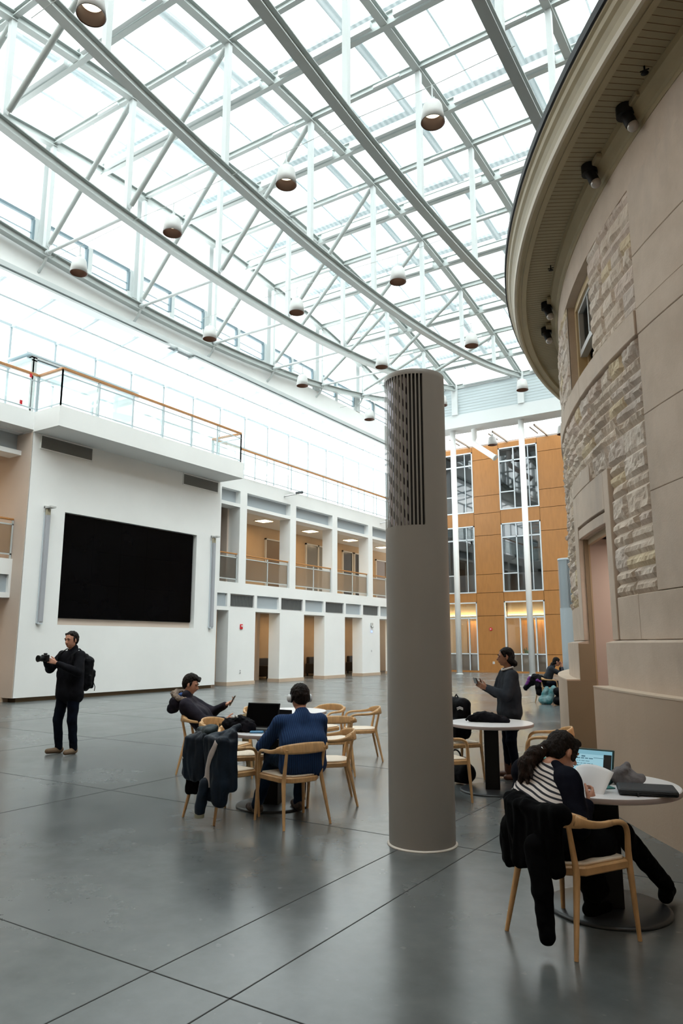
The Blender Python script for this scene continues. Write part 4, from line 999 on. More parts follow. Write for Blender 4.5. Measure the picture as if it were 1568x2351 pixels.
CH = [
 (-4.235,5.715,(-.92,.39),'oak armchair under the man in the blue sweater, turned away from the viewer'),
 (-4.915,5.51,(.19,.98),'oak armchair covered by the hanging navy jackets'),
 (-4.41,6.58,(-.78,-.63),'empty oak armchair just right of the blue sweater man, nearest of the free ones'),
 (-5.43,6.42,(.70,-.71),'oak armchair behind the jackets whose wide back shows left of the black laptop'),
 (-6.10,6.86,(.97,.22),'oak armchair seen from its side between the reclining man and the jackets'),
 (-6.80,7.22,(.86,.5),'oak armchair the reclining man in the parka sits in'),
 (-6.83,8.50,(.75,-.65),'oak armchair behind the black laptop on the far side of the second white table'),
 (-6.20,9.10,(-.15,-1),'oak armchair beyond the headphones of the blue sweater man'),
 (-5.59,9.18,(-.78,-.62),'empty oak armchair standing alone left of the grey column, farthest right of the centre group'),
 (-5.30,8.02,(-.62,.78),'oak armchair with its back to the viewer just right of the blue sweater man shoulder'),
 (-3.49,7.33,(.6,.8),'oak armchair half hidden by the grey column, nearest one at its right edge'),
 (-3.87,8.59,(.8,-.6),'oak armchair holding the black backpack behind the grey column'),
 (-2.56,8.10,(-.96,-.28),'oak armchair beside the stone plinth beyond the woman in the striped top'),
 (-1.31,4.45,(.404,.915),'oak armchair in the right foreground under the woman in the striped top'),
 (-6.35,20.35,(.82,.57),'distant oak armchair under the far seated woman beside the stone doorway'),
]
for c in CH: chair(*c)
def make_table():
    t = thing('round_table', '', 'table', (0,0,0))
    g = MB(); g.lathe([(0,.70),(.452,.70),(.47,.708),(.474,.735),(.468,.74),(0,.74)], 64, smooth=False); g.build('tabletop', M['tablew'], t)
    g = MB(); g.lathe([(.4745,.706),(.476,.71),(.476,.732),(.4745,.736)], 64); g.build('edge_band', pmat('table_edge', (.42,.36,.36), .5), t)
    g = MB(); g.box(-.08,.08,-.08,.08,.02,.70); g.box(-.2,.2,-.2,.2,.685,.70); g.build('pedestal', M['black'], t, bev=.01)
    g = MB(); g.lathe([(0,.026),(.35,.022),(.37,.014),(.372,.0),(0,0)], 56); g.build('base_plate', pmat('dark_slate_base', (.035,.038,.042), .35), t)
    return t
tb0 = make_table()
TB = [((-4.80,6.14),'round white table with black pedestal in front of the blue sweater man, laptop on it'),((-5.98,8.02),'round white table seen beyond the black laptop, between the farther armchairs'),((-3.19,8.08),'round white table right of the grey column with black things on it'),((-1.235,4.98),'round white table at the right edge with the lit laptop')]
for i, ((x, y), lab) in enumerate(TB):
    o = tb0 if i == 0 else copy_tree(tb0); o.location = (x,y,0); o['label'] = lab; o['group'] = 'round white tables'
    o.rotation_euler = (0,0,[.3,.2,.35,.45,0][i])
# ================================================================== people
UP3 = Vector((0,0,1))
def V3(*a): return Vector(a)
def hand_prims(w, d, n, side, curl=.6, s=1., spread=.12):
    """w wrist, d direction of the hand, n palm normal, side = direction of the thumb"""
    w = Vector(w); d = Vector(d).normalized(); n = (Vector(n)-d*Vector(n).dot(d)).normalized(); sd = d.cross(n).normalized()
    if sd.dot(Vector(side)) < 0: sd = -sd
    P = []
    for k in (-1,-.33,.33,1):
        P.append(('c', w+sd*(.008*k)*s, w+d*.085*s+sd*(.029*k)*s, .019*s, .0145*s))
    L = [.062,.073,.079,.07]
    for i, k in enumerate((-1,-.33,.33,1)):
        p = w+d*.088*s+sd*(.029*k)*s; a = 0; l = L[i]*s
        for j, q in enumerate((.45,.32,.25)):
            a += curl*(.75 if j else .5)*(1.1-.08*i); dd = (d*math.cos(a)+n*math.sin(a)+sd*spread*k*.4).normalized(); e = p+dd*l*q*1.15
            P.append(('c', p, e, (.0095-.001*j)*s, (.0088-.001*j)*s, 8)); p = e
    p = w+d*.025*s+sd*.022*s
    for j, (q, ang) in enumerate(((.045,.75),(.033,.45),(.026,.25))):
        dd = (d*math.cos(ang)+sd*math.sin(ang)+n*(.35+.2*j)*curl).normalized(); e = p+dd*q*s; P.append(('c', p, e, (.0135-.0017*j)*s, (.0118-.0015*j)*s, 8)); p = e
    return P
def head_prims(c, f, u, s=1.):
    """skull, jaw, nose, ears; c head centre, f facing, u up"""
    c = Vector(c); f = Vector(f).normalized(); u = (Vector(u)-f*Vector(u).dot(f)).normalized(); r = f.cross(u).normalized()
    rot = Matrix((r, f, u)).transposed()
    q = lambda x, y, z: c+(r*x+f*y+u*z)*s
    P = [('s', q(0,-.012,.03), (.077*s,.096*s,.09*s), rot), ('s', q(0,.018,-.03), (.062*s,.072*s,.082*s), rot), ('s', q(0,.045,-.085), (.032*s,.034*s,.026*s), rot),
         ('c', q(-.045,.0,-.062), q(0,.055,-.088), .022*s, .018*s), ('c', q(.045,.0,-.062), q(0,.055,-.088), .022*s, .018*s),
         ('c', q(0,.082,.012), q(0,.108,-.026), .009*s, .014*s, 8), ('s', q(-.013,.094,-.03), .009*s), ('s', q(.013,.094,-.03), .009*s),
         ('c', q(-.04,.078,.028), q(.04,.078,.028), .012*s, .012*s, 8), ('s', q(0,.085,-.058), (.022*s,.013*s,.011*s), rot),
         ('s', q(-.079,-.008,-.008), (.010*s,.018*s,.030*s), rot), ('s', q(.079,-.008,-.008), (.010*s,.018*s,.030*s), rot)]
    return P, q, rot
def person(root, J, skin, hair, top, trou, shoe, s=1., topw=1., vox=.009, hands=None, hairp=None, sleeve=1., chest=None, extra_top=(), extra_trou=(), shoes=True, facef=None, headu=None, hip_w=1., topn=.006, legs_bare=0):
    S = s; c = Vector(J['head']); f = Vector(facef or (0,1,0)); u = Vector(headu or (0,0,1))
    hp, q, rot = head_prims(c, f, u, S)
    nk = Vector(J['neck']); P = list(hp); P.append(('c', nk, c+(-f*.015-Vector((0,0,.05)))*S, .054*S, .05*S)); 
    sh = {k: Vector(J['sh'+k]) for k in 'LR'}; hip = {k: Vector(J['hip'+k]) for k in 'LR'}
    mid = (hip['L']+hip['R'])/2; up = (sh['L']+sh['R'])/2; mm = (mid+up)/2+Vector(J.get('belly',(0,0,0)))
    P += [('c', nk-Vector((0,0,.05*S)), mm, .035*S, .07*S), ('c', mm, mid, .07*S, .08*S), ('c', sh['L'], sh['R'], .035*S, .035*S)]
    for k in 'LR':
        el = Vector(J['el'+k]); wr = Vector(J['wr'+k]); kn = Vector(J['kn'+k]); an = Vector(J['an'+k])
        P += [('c', sh[k], el, .043*S, .034*S), ('c', el, wr, .034*S, .023*S), ('c', hip[k], kn, .07*S, .048*S), ('c', kn, an, .045*S, .026*S)]
        if shoes: P.append(('c', an-Vector((0,0,.03)), an-Vector((0,0,.03))+(Vector(J['to'+k])-an)*.5, .018*S, .014*S))
        d = hands[k] if hands else None
        if d: P += hand_prims(wr, d[0], d[1], d[2], d[3], S*(.95))
    organic('body', P, skin, root, min(vox, .0065), 2)
    # eyes and lips
    for sx in (-1,1): g = MB(); g.sph(q(sx*.031,.083,.010), (.0125*S,.008*S,.0055*S), rot=rot); g.build('eye', M['eye'], root)
    g = MB(); g.sph(q(0,.094,-.052), (.021*S,.006*S,.0055*S), rot=rot); g.build('lips', M['lips'], root)
    for sx in (-1,1): g = MB(); g.tube([q(sx*.014,.092,.030),q(sx*.032,.093,.036),q(sx*.05,.078,.031)], [.004*S,.005*S,.003*S], 6); g.build('eyebrow', hair, root)
    # upper garment
    tw = topw; T = []
    ax = (sh['R']-sh['L']).normalized()
    for a in (-1,-.4,.4,1):
        T += [('c', up+ax*(.135*S*a)-Vector((0,0,.05*S)), mm+ax*(.10*S*a*tw), .098*S*(.9+.1*tw), .10*S*tw), ('c', mm+ax*(.10*S*a*tw), mid+ax*(.105*S*a*tw)+Vector((0,0,-.02)), .10*S*tw, .108*S*tw*hip_w)]
    T += [('c', nk-Vector((0,0,.02*S)), up+ax*.12*S-Vector((0,0,.02*S)), .06*S, .065*S), ('c', nk-Vector((0,0,.02*S)), up-ax*.12*S-Vector((0,0,.02*S)), .06*S, .065*S)]
    for k in 'LR':
        el = Vector(J['el'+k]); wr = Vector(J['wr'+k]); ws = el+(wr-el)*.88*sleeve
        T += [('c', sh[k], el, .068*S*tw, .056*S*tw), ('c', el, ws, .056*S*tw, .040*S*tw), ('c', sh[k], up, .07*S, .08*S)]
    T += list(extra_top)
    organic('top_garment', T, top, root, vox, 3, topn, 9)
    B = []
    for k in 'LR':
        kn = Vector(J['kn'+k]); an = Vector(J['an'+k])
        B += [('c', hip[k], kn, .098*S*hip_w, .070*S), ('c', kn, an+(an-kn).normalized()*.01, .068*S, .055*S)]
    B += [('c', hip['L'], hip['R'], .105*S*hip_w, .105*S*hip_w)]
    organic('trousers', B+list(extra_trou), trou, root, vox, 3, .006, 12)
    if shoes:
        for k in 'LR':
            an = Vector(J['an'+k]); to = Vector(J['to'+k]); d = (to-an); d.z = 0; d.normalize(); base = min(an.z, to.z)
            b0 = Vector((an.x,an.y,to.z)); zt = to.z
            organic('shoe', [('c', b0-d*.035*S+Vector((0,0,.005)), b0+d*.02*S+Vector((0,0,.012)), .042*S,.045*S), ('c', b0, to, .043*S, .036*S), ('c', b0-d*.02*S, an+Vector((0,0,.02)), .04*S, .045*S)], shoe, root, .006, 2)
    if hairp: organic('hair', [(('s', q(*p[1]), tuple(v*S for v in p[2]), rot) if p[0] == 's' else ('c', q(*p[1]), q(*p[2]), p[3]*S, p[4]*S)) for p in hairp], hair, root, .006, 1, .006, 38)
    return q, rot
SHORT = [('s',(0,-.042,.022),(.083,.078,.078)),('c',(-.075,.012,.02),(-.073,.018,-.018),.013,.007),('c',(.075,.012,.02),(.073,.018,-.018),.013,.007),('s',(0,-.07,-.03),(.060,.042,.05)),('s',(0,-.028,.058),(.083,.094,.078)),('s',(0,-.06,.01),(.076,.066,.072)),('c',(-.045,.035,.092),(.045,.035,.092),.022,.022)]
def cloth(name, c1, c2, rough=.8, vs=6): return pmat(name, c1, rough, col2=c2, vscale=vs, bump=.25, bscale=25, spec=.1)
M['jacketk'] = cloth('charcoal_jacket', (.010,.010,.014), (.004,.004,.006)); M['denim'] = cloth('dark_denim', (.003,.006,.014), (.002,.003,.007)); M['tanshoe'] = pmat('tan_suede', (.17,.11,.065), .8)
M['nyl'] = cloth('black_nylon', (.004,.004,.006), (.002,.002,.003), .6)
# ---- 1 standing man with backpack, left
f = (.08,-.99); t = thing('person', 'man in black jacket and jeans with backpack, standing at left and holding a camera out', 'person', (-9.58,7.22,0), frame_of(f))
J = dict(head=(0,.035,1.675), neck=(0,-.01,1.50), shL=(-.19,0,1.44), shR=(.19,0,1.44), elL=(-.29,.12,1.20), elR=(.32,.12,1.24), wrL=(-.02,.30,1.34), wrR=(.14,.36,1.38), hipL=(-.10,0,.90), hipR=(.10,0,.90), knL=(-.12,.02,.49), knR=(.14,.06,.49), anL=(-.13,-.03,.09), anR=(.15,.0,.09), toL=(-.16,.14,.045), toR=(.19,.17,.045))
person(t, J, M['skin'], M['hairb'], M['jacketk'], M['denim'], M['tanshoe'], 1.02, 1.12, hands={'L':((.55,.75,.35),(1,0,.1),(0,.2,1),1.0),'R':((-.3,.85,.35),(-1,0,0),(0,.2,1),1.0)}, hairp=SHORT, facef=(-.15,1,-.12), headu=(0,.1,1), extra_top=[('c',(-.1,-.02,.84),(.1,-.02,.84),.12,.12),('c',(0,-.02,1.53),(0,-.02,1.555),.075,.07)])
t = thing('camera', 'black camera held out by the standing man at left', 'camera', (-9.58-.07,7.22+.09,0), frame_of(f))
g = MB(); g.box(-.065,.065,.50,.56,1.36,1.46); g.box(-.03,.03,.51,.55,1.46,1.485); g.build('camera_body', M['black'], t, bev=.01)
g = MB(); g.lathe([(.0,.0),(.035,0),(.04,.06),(.05,.10),(.042,.10),(.03,.08),(0,.08)], 24); o = g.build('lens', M['black'], t); o.rotation_euler = (-PI/2,0,0); o.location = (0,.56,1.405)
t = thing('backpack', 'black backpack on the back of the standing man at left', 'backpack', (-9.58,7.22,0), frame_of(f))
organic('pack_body', [('b',(0,-.24,1.17),(.155,.105,.27),.09,(R(6),0,0)),('b',(0,-.35,1.08),(.11,.05,.15),.04,(R(8),0,0)),('b',(0,-.21,1.40),(.10,.07,.07),.05),('c',(-.15,-.24,1.0),(-.15,-.24,1.12),.035,.03),('c',(.15,-.24,1.0),(.15,-.24,1.12),.035,.03)], M['nyl'], t, .009, 3, .010, 11)
for s in (-1,1):
    g = MB(); g.tube([(s*.10,-.17,1.46),(s*.13,-.02,1.545),(s*.15,.12,1.46),(s*.17,.13,1.32),(s*.20,.02,1.12),(s*.17,-.16,1.0)], .02, 8, squash=(1,.35)); g.build('shoulder_strap', M['nyl'], t)
    g = MB(); g.tube([(s*.14,-.33,1.04),(s*.15,-.36,.96),(s*.145,-.355,.90)], .006, 6); g.build('strap_end', M['black'], t)
g = MB(); g.tube([(-.07,-.37,1.24),(0,-.385,1.27),(.07,-.37,1.24)], .006, 6); g.build('zipper', M['chrome'], t)
# ---- 2 man in the blue sweater
def ribbed(name, c1, c2):
    m, nt, out = newmat(name); p = N(nt, 'ShaderNodeBsdfPrincipled'); nt.links.new(p.outputs[0], out.inputs[0]); p.inputs['Roughness'].default_value = .85; p.inputs['Specular IOR Level'].default_value = .2
    tc = N(nt, 'ShaderNodeTexCoord'); w = N(nt, 'ShaderNodeTexWave'); w.bands_direction = 'X'; w.inputs['Scale'].default_value = 17; w.inputs['Distortion'].default_value = .5; nt.links.new(tc.outputs['Object'], w.inputs['Vector'])
    cr = N(nt, 'ShaderNodeValToRGB'); cr.color_ramp.elements[0].color = c4(c1); cr.color_ramp.elements[1].color = c4(c2); nt.links.new(w.outputs['Fac'], cr.inputs[0]); nt.links.new(cr.outputs[0], p.inputs['Base Color'])
    bp = N(nt, 'ShaderNodeBump'); bp.inputs['Strength'].default_value = .4; bp.inputs['Distance'].default_value = .01; nt.links.new(w.outputs['Fac'], bp.inputs['Height']); nt.links.new(bp.outputs[0], p.inputs['Normal']); return m
M['blueknit'] = ribbed('ribbed_blue_knit', (.010,.028,.085), (.020,.055,.15)); M['jeans'] = cloth('blue_jeans', (.012,.035,.075), (.006,.016,.04))
M['snk'] = pmat('brown_grey_trainer', (.18,.13,.11), .7, col2=(.02,.02,.02), vscale=18)
f = (-.82,.57); FB = (-4.17,5.76,0)
t = thing('person', 'man in a ribbed blue sweater with headphones seated at the centre table', 'person', FB, frame_of(f))
J = dict(head=(.03,.16,1.10), neck=(.02,.06,.955), shL=(-.20,.03,.885), shR=(.20,.05,.885), elL=(-.33,.17,.66), elR=(.30,.27,.68), wrL=(-.17,.42,.775), wrR=(.10,.47,.785), hipL=(-.10,-.04,.53), hipR=(.10,-.04,.53), knL=(-.17,.36,.53), knR=(.14,.38,.53), anL=(-.30,.42,.10), anR=(.12,.40,.10), toL=(-.34,.56,.05), toR=(.12,.55,.05), belly=(0,-.05,0))
person(t, J, M['skin'], M['hairb'], M['blueknit'], M['jeans'], M['snk'], 1.0, 1.1, hands={'L':((.5,.8,0),(0,0,-1),(1,0,0),.45),'R':((-.3,.9,0),(0,0,-1),(-1,0,0),.45)}, hairp=SHORT+[('s',(0,-.05,-.02),(.07,.055,.06))], facef=(-.05,1,-.3), headu=(0,.3,1), extra_top=[('c',(.02,.05,.94),(.025,.07,.965),.07,.064)])
M['cup'] = pmat('white_ear_cup', (.7,.72,.75), .35)
t2 = thing('headphones', 'white and black headphones worn by the man in the blue sweater', 'headphones', FB, frame_of(f))
H = Vector((.03,.16,1.10)); hf = Vector((-.05,1,-.3)).normalized(); hr = hf.cross(Vector((0,.3,1))).normalized(); hu = hr.cross(hf)
for s in (-1,1):
    g = MB(); c = H+hr*(s*.088)-hf*.01-hu*.005; rot = Matrix((hf,hu,hr)).transposed(); g.sph(c,(.036,.044,.020),rot=rot); ep = g.build('ear_pad', M['black'], t2)
    g = MB(); g.sph(c+hr*(s*.020),(.032,.040,.024),rot=rot); g.build('ear_cup', M['cup'], ep)
g = MB(); g.tube([H+hr*(.095*math.cos(a))-hf*.012+hu*(.13*math.sin(a)+.0) for a in [PI*i/14 for i in range(15)]], .008, 8, squash=(1,1)); g.build('headband', M['black'], t2)
# ---- 3 reclining man in parka
M['parka'] = cloth('dark_grey_parka', (.028,.023,.034), (.012,.011,.017), .75); M['khaki'] = cloth('khaki_trousers', (.26,.19,.10), (.19,.135,.07)); M['fur'] = pmat('tan_fur_trim', (.42,.32,.25), .9, col2=(.20,.15,.12), vscale=30, bump=1., bscale=120); M['bluehood'] = pmat('blue_lining', (.02,.07,.24), .8)
f = (.86,.5); FB = (-6.78,7.24,0)
t = t3 = thing('person', 'young man in a dark parka slouching in a chair and looking at his phone', 'person', FB, frame_of(f))
J = dict(head=(-.02,-.22,1.09), neck=(-.01,-.27,.945), shL=(-.18,-.24,.86), shR=(.18,-.23,.85), elL=(-.24,.04,.72), elR=(.25,.02,.66), wrL=(-.10,.24,.83), wrR=(.22,.30,.66), hipL=(-.09,.05,.53), hipR=(.09,.05,.53), knL=(-.08,.58,.66), knR=(.14,.54,.60), anL=(.02,.80,.30), anR=(.12,.62,.10), toL=(.03,.93,.34), toR=(.13,.77,.05))
person(t, J, M['skin'], M['hairb'], M['parka'], M['khaki'], M['tanshoe'], .98, 1.15, hands={'L':((.2,.85,.4),(.4,-.2,.8),(1,0,.2),.8),'R':((-.1,.95,.1),(-.9,0,.2),(0,0,1),.9)}, hairp=SHORT+[('c',(-.03,.07,.10),(.04,.10,.085),.03,.022),('s',(0,-.01,.10),(.075,.08,.05))], facef=(.08,1,-.32), headu=(0,.3,1), extra_top=[('c',(-.06,-.26,.96),(.06,-.26,.96),.06,.06)])
t = bpy.data.objects.new('parka_hood', None); COL.objects.link(t); t.parent = t3; t.location = (.0,-.08,-.01)
organic('hood', [('c',(-.07,-.31,.88),(.07,-.31,.88),.085,.085),('c',(-.05,-.36,.80),(.05,-.36,.80),.07,.07)], M['parka'], t, .008, 2, .008, 12)
g = MB(); organic('fur_trim', [('c',(-.13,-.24,1.0),(-.06,-.34,1.0),.03,.035),('c',(-.06,-.34,1.0),(.06,-.35,.985),.035,.035),('c',(.06,-.35,.985),(.13,-.27,.93),.035,.035),('c',(.13,-.27,.93),(.16,-.17,.925),.03,.022)], M['fur'], t, .007, 1, .014, 40)
g = MB(); g.sph((0,-.25,.97),(.07,.05,.03)); g.build('lining', M['bluehood'], t)
def slab(nm, lab, cat, w, l, th, loc, eul, mat, mat2=None, part='body', bev=.004):
    t = thing(nm, lab, cat, loc); t.rotation_euler = eul; g = MB(); g.box(-w/2,w/2,-l/2,l/2,0,th); g.build(part, mat, t, bev=bev)
    if mat2: g = MB(); g.box(-w/2+.005,w/2-.005,-l/2+.008,l/2-.008,th,th+.0015); g.build('screen', mat2, t)
    return t
M['phone'] = pmat('phone_black', (.01,.01,.012), .2); M['paper'] = pmat('white_paper', (.82,.82,.84), .7)
def wl(FB, f, p):
    a = frame_of(f); c, s = math.cos(a), math.sin(a); return (FB[0]+c*p[0]-s*p[1], FB[1]+s*p[0]+c*p[1], p[2])
slab('phone', 'black phone in the raised hand of the slouching young man', 'phone', .075,.15,.009, wl(FB,f,(-.03,.34,.88)), (R(62),0,frame_of(f)), M['phone'], M['blackg'])
slab('booklet', 'grey booklet in the lower hand of the slouching young man', 'booklet', .15,.21,.004, wl(FB,f,(.21,.46,.70)), (R(28),0,frame_of(f)), pmat('grey_pages', (.40,.36,.34), .8), part='cover')
# ---- 4 standing woman
M['greyknit'] = cloth('grey_knit', (.035,.040,.050), (.018,.021,.027), .9, 4); M['boot'] = pmat('brown_leather_boot', (.085,.028,.012), .5)
f = (-.80,-.60); FB = (-3.24,8.84,0)
t = thing('person', 'dark haired woman in a long grey sweater standing behind a table with a phone', 'person', FB, frame_of(f))
sc = .9
J = dict(head=(0,.03,1.455), neck=(0,-.01,1.305), shL=(-.165,0,1.235), shR=(.165,0,1.235), elL=(-.23,.10,1.00), elR=(.23,.09,1.01), wrL=(-.06,.29,1.08), wrR=(.07,.31,1.10), hipL=(-.085,0,.82), hipR=(.085,0,.82), knL=(-.09,.02,.45), knR=(.10,.01,.45), anL=(-.11,-.03,.09), anR=(.12,.0,.09), toL=(-.12,.11,.045), toR=(.15,.13,.045))
WH = [('s',(0,-.03,.058),(.084,.096,.080)),('s',(0,-.07,.0),(.078,.062,.085)),('c',(-.06,-.05,-.04),(-.02,-.10,-.085),.038,.045),('c',(.06,-.05,-.04),(.0,-.10,-.085),.038,.045),('s',(0,-.115,-.095),(.052,.045,.042)),('c',(-.06,.03,.08),(.06,.03,.08),.028,.028),('c',(.072,.01,.02),(.06,.04,.07),.018,.022),('c',(-.072,.01,.02),(-.06,.04,.07),.018,.022)]
person(t, J, M['skin2'], M['hairk'], M['greyknit'], M['denim'], M['boot'], sc, 1.22, hands={'L':((.3,.85,.4),(.8,-.2,.1),(0,0,1),.8),'R':((-.3,.85,.4),(-.8,-.2,.1),(0,0,1),.8)}, hairp=WH, facef=(.12,1,-.05), extra_top=[('c',(-.07,0,.80),(.07,0,.80),.118,.118),('c',(-.06,0,.66),(.06,0,.66),.115,.115)])
for k in 'LR': a_ = J['an'+k]; organic('boot_shaft', [('c',(a_[0],a_[1],.07),(a_[0],a_[1],.20),.052,.058)], M['boot'], t, .006, 1)
t = slab('phone', 'dark phone held by the standing woman in the grey sweater', 'phone', .15,.075,.009, wl(FB,f,(0,.42,1.17)), (R(75),0,frame_of(f)), M['phone'], M['blackg'])
g = organic('neck_collar', [('c',(-.07,.05,1.31),(.0,.075,1.295),.012,.012),('c',(.0,.075,1.295),(.07,.05,1.31),.012,.012),('c',(-.07,.05,1.31),(-.07,-.04,1.335),.012,.012),('c',(.07,.05,1.31),(.07,-.04,1.335),.012,.012),('c',(-.07,-.04,1.335),(.07,-.04,1.335),.012,.012)], pmat('white_collar', (.55,.52,.50), .8), None, .005, 1)
g.parent = [o for o in COL.objects if o.get('label','').startswith('dark haired woman in a long grey')][0]
# ---- 5 woman in striped top, right foreground
def stripes():
    m, nt, out = newmat('striped_jersey'); p = N(nt, 'ShaderNodeBsdfPrincipled'); nt.links.new(p.outputs[0], out.inputs[0]); p.inputs['Roughness'].default_value = .85
    tc = N(nt, 'ShaderNodeTexCoord'); mp = N(nt, 'ShaderNodeMapping'); mp.inputs['Rotation'].default_value = (0,R(-15),0)
    w = N(nt, 'ShaderNodeTexWave'); w.bands_direction = 'Z'; w.inputs['Scale'].default_value = 14; w.inputs['Distortion'].default_value = .0; w.inputs['Detail Scale'].default_value = 1
    nt.links.new(tc.outputs['Object'], mp.inputs[0]); nt.links.new(mp.outputs[0], w.inputs['Vector'])
    cr = N(nt, 'ShaderNodeValToRGB'); cr.color_ramp.elements[0].position = .30; cr.color_ramp.elements[1].position = .40; cr.color_ramp.elements[0].color = (.012,.012,.02,1); cr.color_ramp.elements[1].color = (.70,.64,.62,1)
    nt.links.new(w.outputs['Fac'], cr.inputs[0]); nt.links.new(cr.outputs[0], p.inputs['Base Color']); return m
M['stripe'] = stripes(); M['navy'] = cloth('navy_jersey', (.004,.005,.012), (.002,.002,.006)); M['blackcl'] = cloth('black_wool', (.0025,.0025,.003), (.0015,.0015,.002), .95)
f = (.40,.915); FB = (-1.44,4.50,0); FB5 = FB
t5 = thing('person', 'woman with a dark ponytail and striped top seated in the right foreground', 'person', FB, frame_of(f))
J = dict(head=(.01,.155,.96), neck=(.0,.04,.89), shL=(-.165,.0,.83), shR=(.165,.02,.815), elL=(-.25,.22,.66), elR=(.28,-.07,.61), wrL=(-.05,.42,.775), wrR=(.215,.10,.70), hipL=(-.08,-.04,.52), hipR=(.13,-.04,.52), knL=(-.02,.36,.50), knR=(.22,.40,.50), anL=(.05,.30,.12), anR=(.17,.86,.13), toL=(.06,.42,.05), toR=(.12,.99,.06), belly=(0,-.06,0))
PT = [('s',(0,-.025,.056),(.085,.097,.082)),('s',(0,-.06,.0),(.080,.07,.085)),('c',(-.06,.04,.08),(.06,.04,.08),.028,.028),('c',(.070,.035,.05),(.080,.03,-.03),.02,.016),('c',(-.070,.035,.05),(-.080,.03,-.03),.02,.016),('s',(-.03,-.115,-.02),(.045,.04,.045))]
q5, r5 = person(t5, J, M['skin'], M['hairb'], M['stripe'], M['blackcl'], M['blackcl'], .93, 1.06, vox=.007, hands={'L':((.5,.7,.1),(0,0,-1),(1,0,0),.6),'R':((-.05,.8,.5),(-.9,.1,.2),(0,0,1),1.1)}, hairp=PT, facef=(.30,1,-.55), headu=(0,.5,1), extra_trou=[('c',(-.14,-.09,.50),(.19,-.07,.50),.12,.125),('c',(-.1,.0,.50),(.2,.08,.49),.11,.12),('c',(.1,.05,.50),(.22,.16,.48),.11,.11),('c',(.12,.15,.45),(.12,.24,.2),.10,.08)])
# navy raglan sleeves and side
SL = []
for k, sx in (('L',-1),('R',1)):
    sh = Vector(J['sh'+k]); el = Vector(J['el'+k]); wr = Vector(J['wr'+k])
    SL = [('c', sh+Vector((0,-.01,.01)), el, .077,.064), ('c', el, el+(wr-el)*.9, .064,.044), ('c', sh+Vector((-.03*sx,0,.02)), sh+Vector((-.02*sx,-.02,-.12)), .075,.075), ('c', Vector((sx*.05,.04,.895)), sh+Vector((0,-.01,.005)), .035,.07), ('c', sh+Vector((0,-.02,-.10)), Vector((sx*.15,-.03,.64)), .07,.06)]
    organic('sleeve', SL, M['navy'], t5, .007, 2, .005, 10)
M['tail'] = pmat('brown_ponytail', (.020,.010,.007), .6, spec=.2, var=.5, vscale=40, bump=.8, bscale=90, sx=(1,1,.3))
organic('ponytail', [('c',(-.035,.055,.985),(-.065,-.015,.955),.032,.045,12,.02),('c',(-.065,-.015,.955),(-.085,-.075,.90),.045,.046,12,.03),('c',(-.085,-.075,.90),(-.09,-.105,.83),.044,.022,12,.02),('c',(-.07,-.08,.88),(-.045,-.11,.80),.030,.008,12,.01),('c',(-.10,-.08,.89),(-.125,-.10,.80),.028,.008,12,.01),('c',(-.06,-.07,.90),(-.01,-.105,.83),.026,.007,12,.01),('c',(-.09,-.10,.86),(-.095,-.12,.77),.022,.006,12,.01)], M['tail'], t5, .006, 1, .007, 34)
g = MB(); g.tube([(-.045,.03,.978),(-.055,.008,.968)], [.034,.038], 14); g.build('hair_tie', M['chrome'], t5)
# ---- 6 distant woman
f = (.90,.43); FB = (-6.35,20.35,0)
t6 = thing('person', 'distant dark haired woman leaning on her hand, seated by the stone doorway', 'person', FB, frame_of(f))
J = dict(head=(0,.30,1.12), neck=(0,.18,1.0), shL=(-.17,.12,.93), shR=(.17,.12,.93), elL=(-.2,.42,.78), elR=(.2,.42,.78), wrL=(-.08,.40,.98), wrR=(.08,.42,.98), hipL=(-.1,-.02,.53), hipR=(.1,-.02,.53), knL=(-.1,.40,.53), knR=(.1,.40,.53), anL=(-.1,.35,.1), anR=(.1,.35,.1), toL=(-.1,.5,.05), toR=(.1,.5,.05))
person(t6, J, M['skin'], M['hairk'], M['greyknit'], M['denim'], M['nyl'], .95, 1.0, vox=.012, hands={'L':((.2,.2,.9),(0,-1,0),(1,0,0),.5),'R':((-.2,.1,.9),(0,-1,0),(-1,0,0),.5)}, hairp=WH+[('c',(0,-.1,-.09),(0,-.13,-.22),.06,.05)], facef=(0,1,-.25), headu=(0,.25,1), extra_top=[('c',(0,.17,1.0),(0,.2,1.03),.07,.06)])
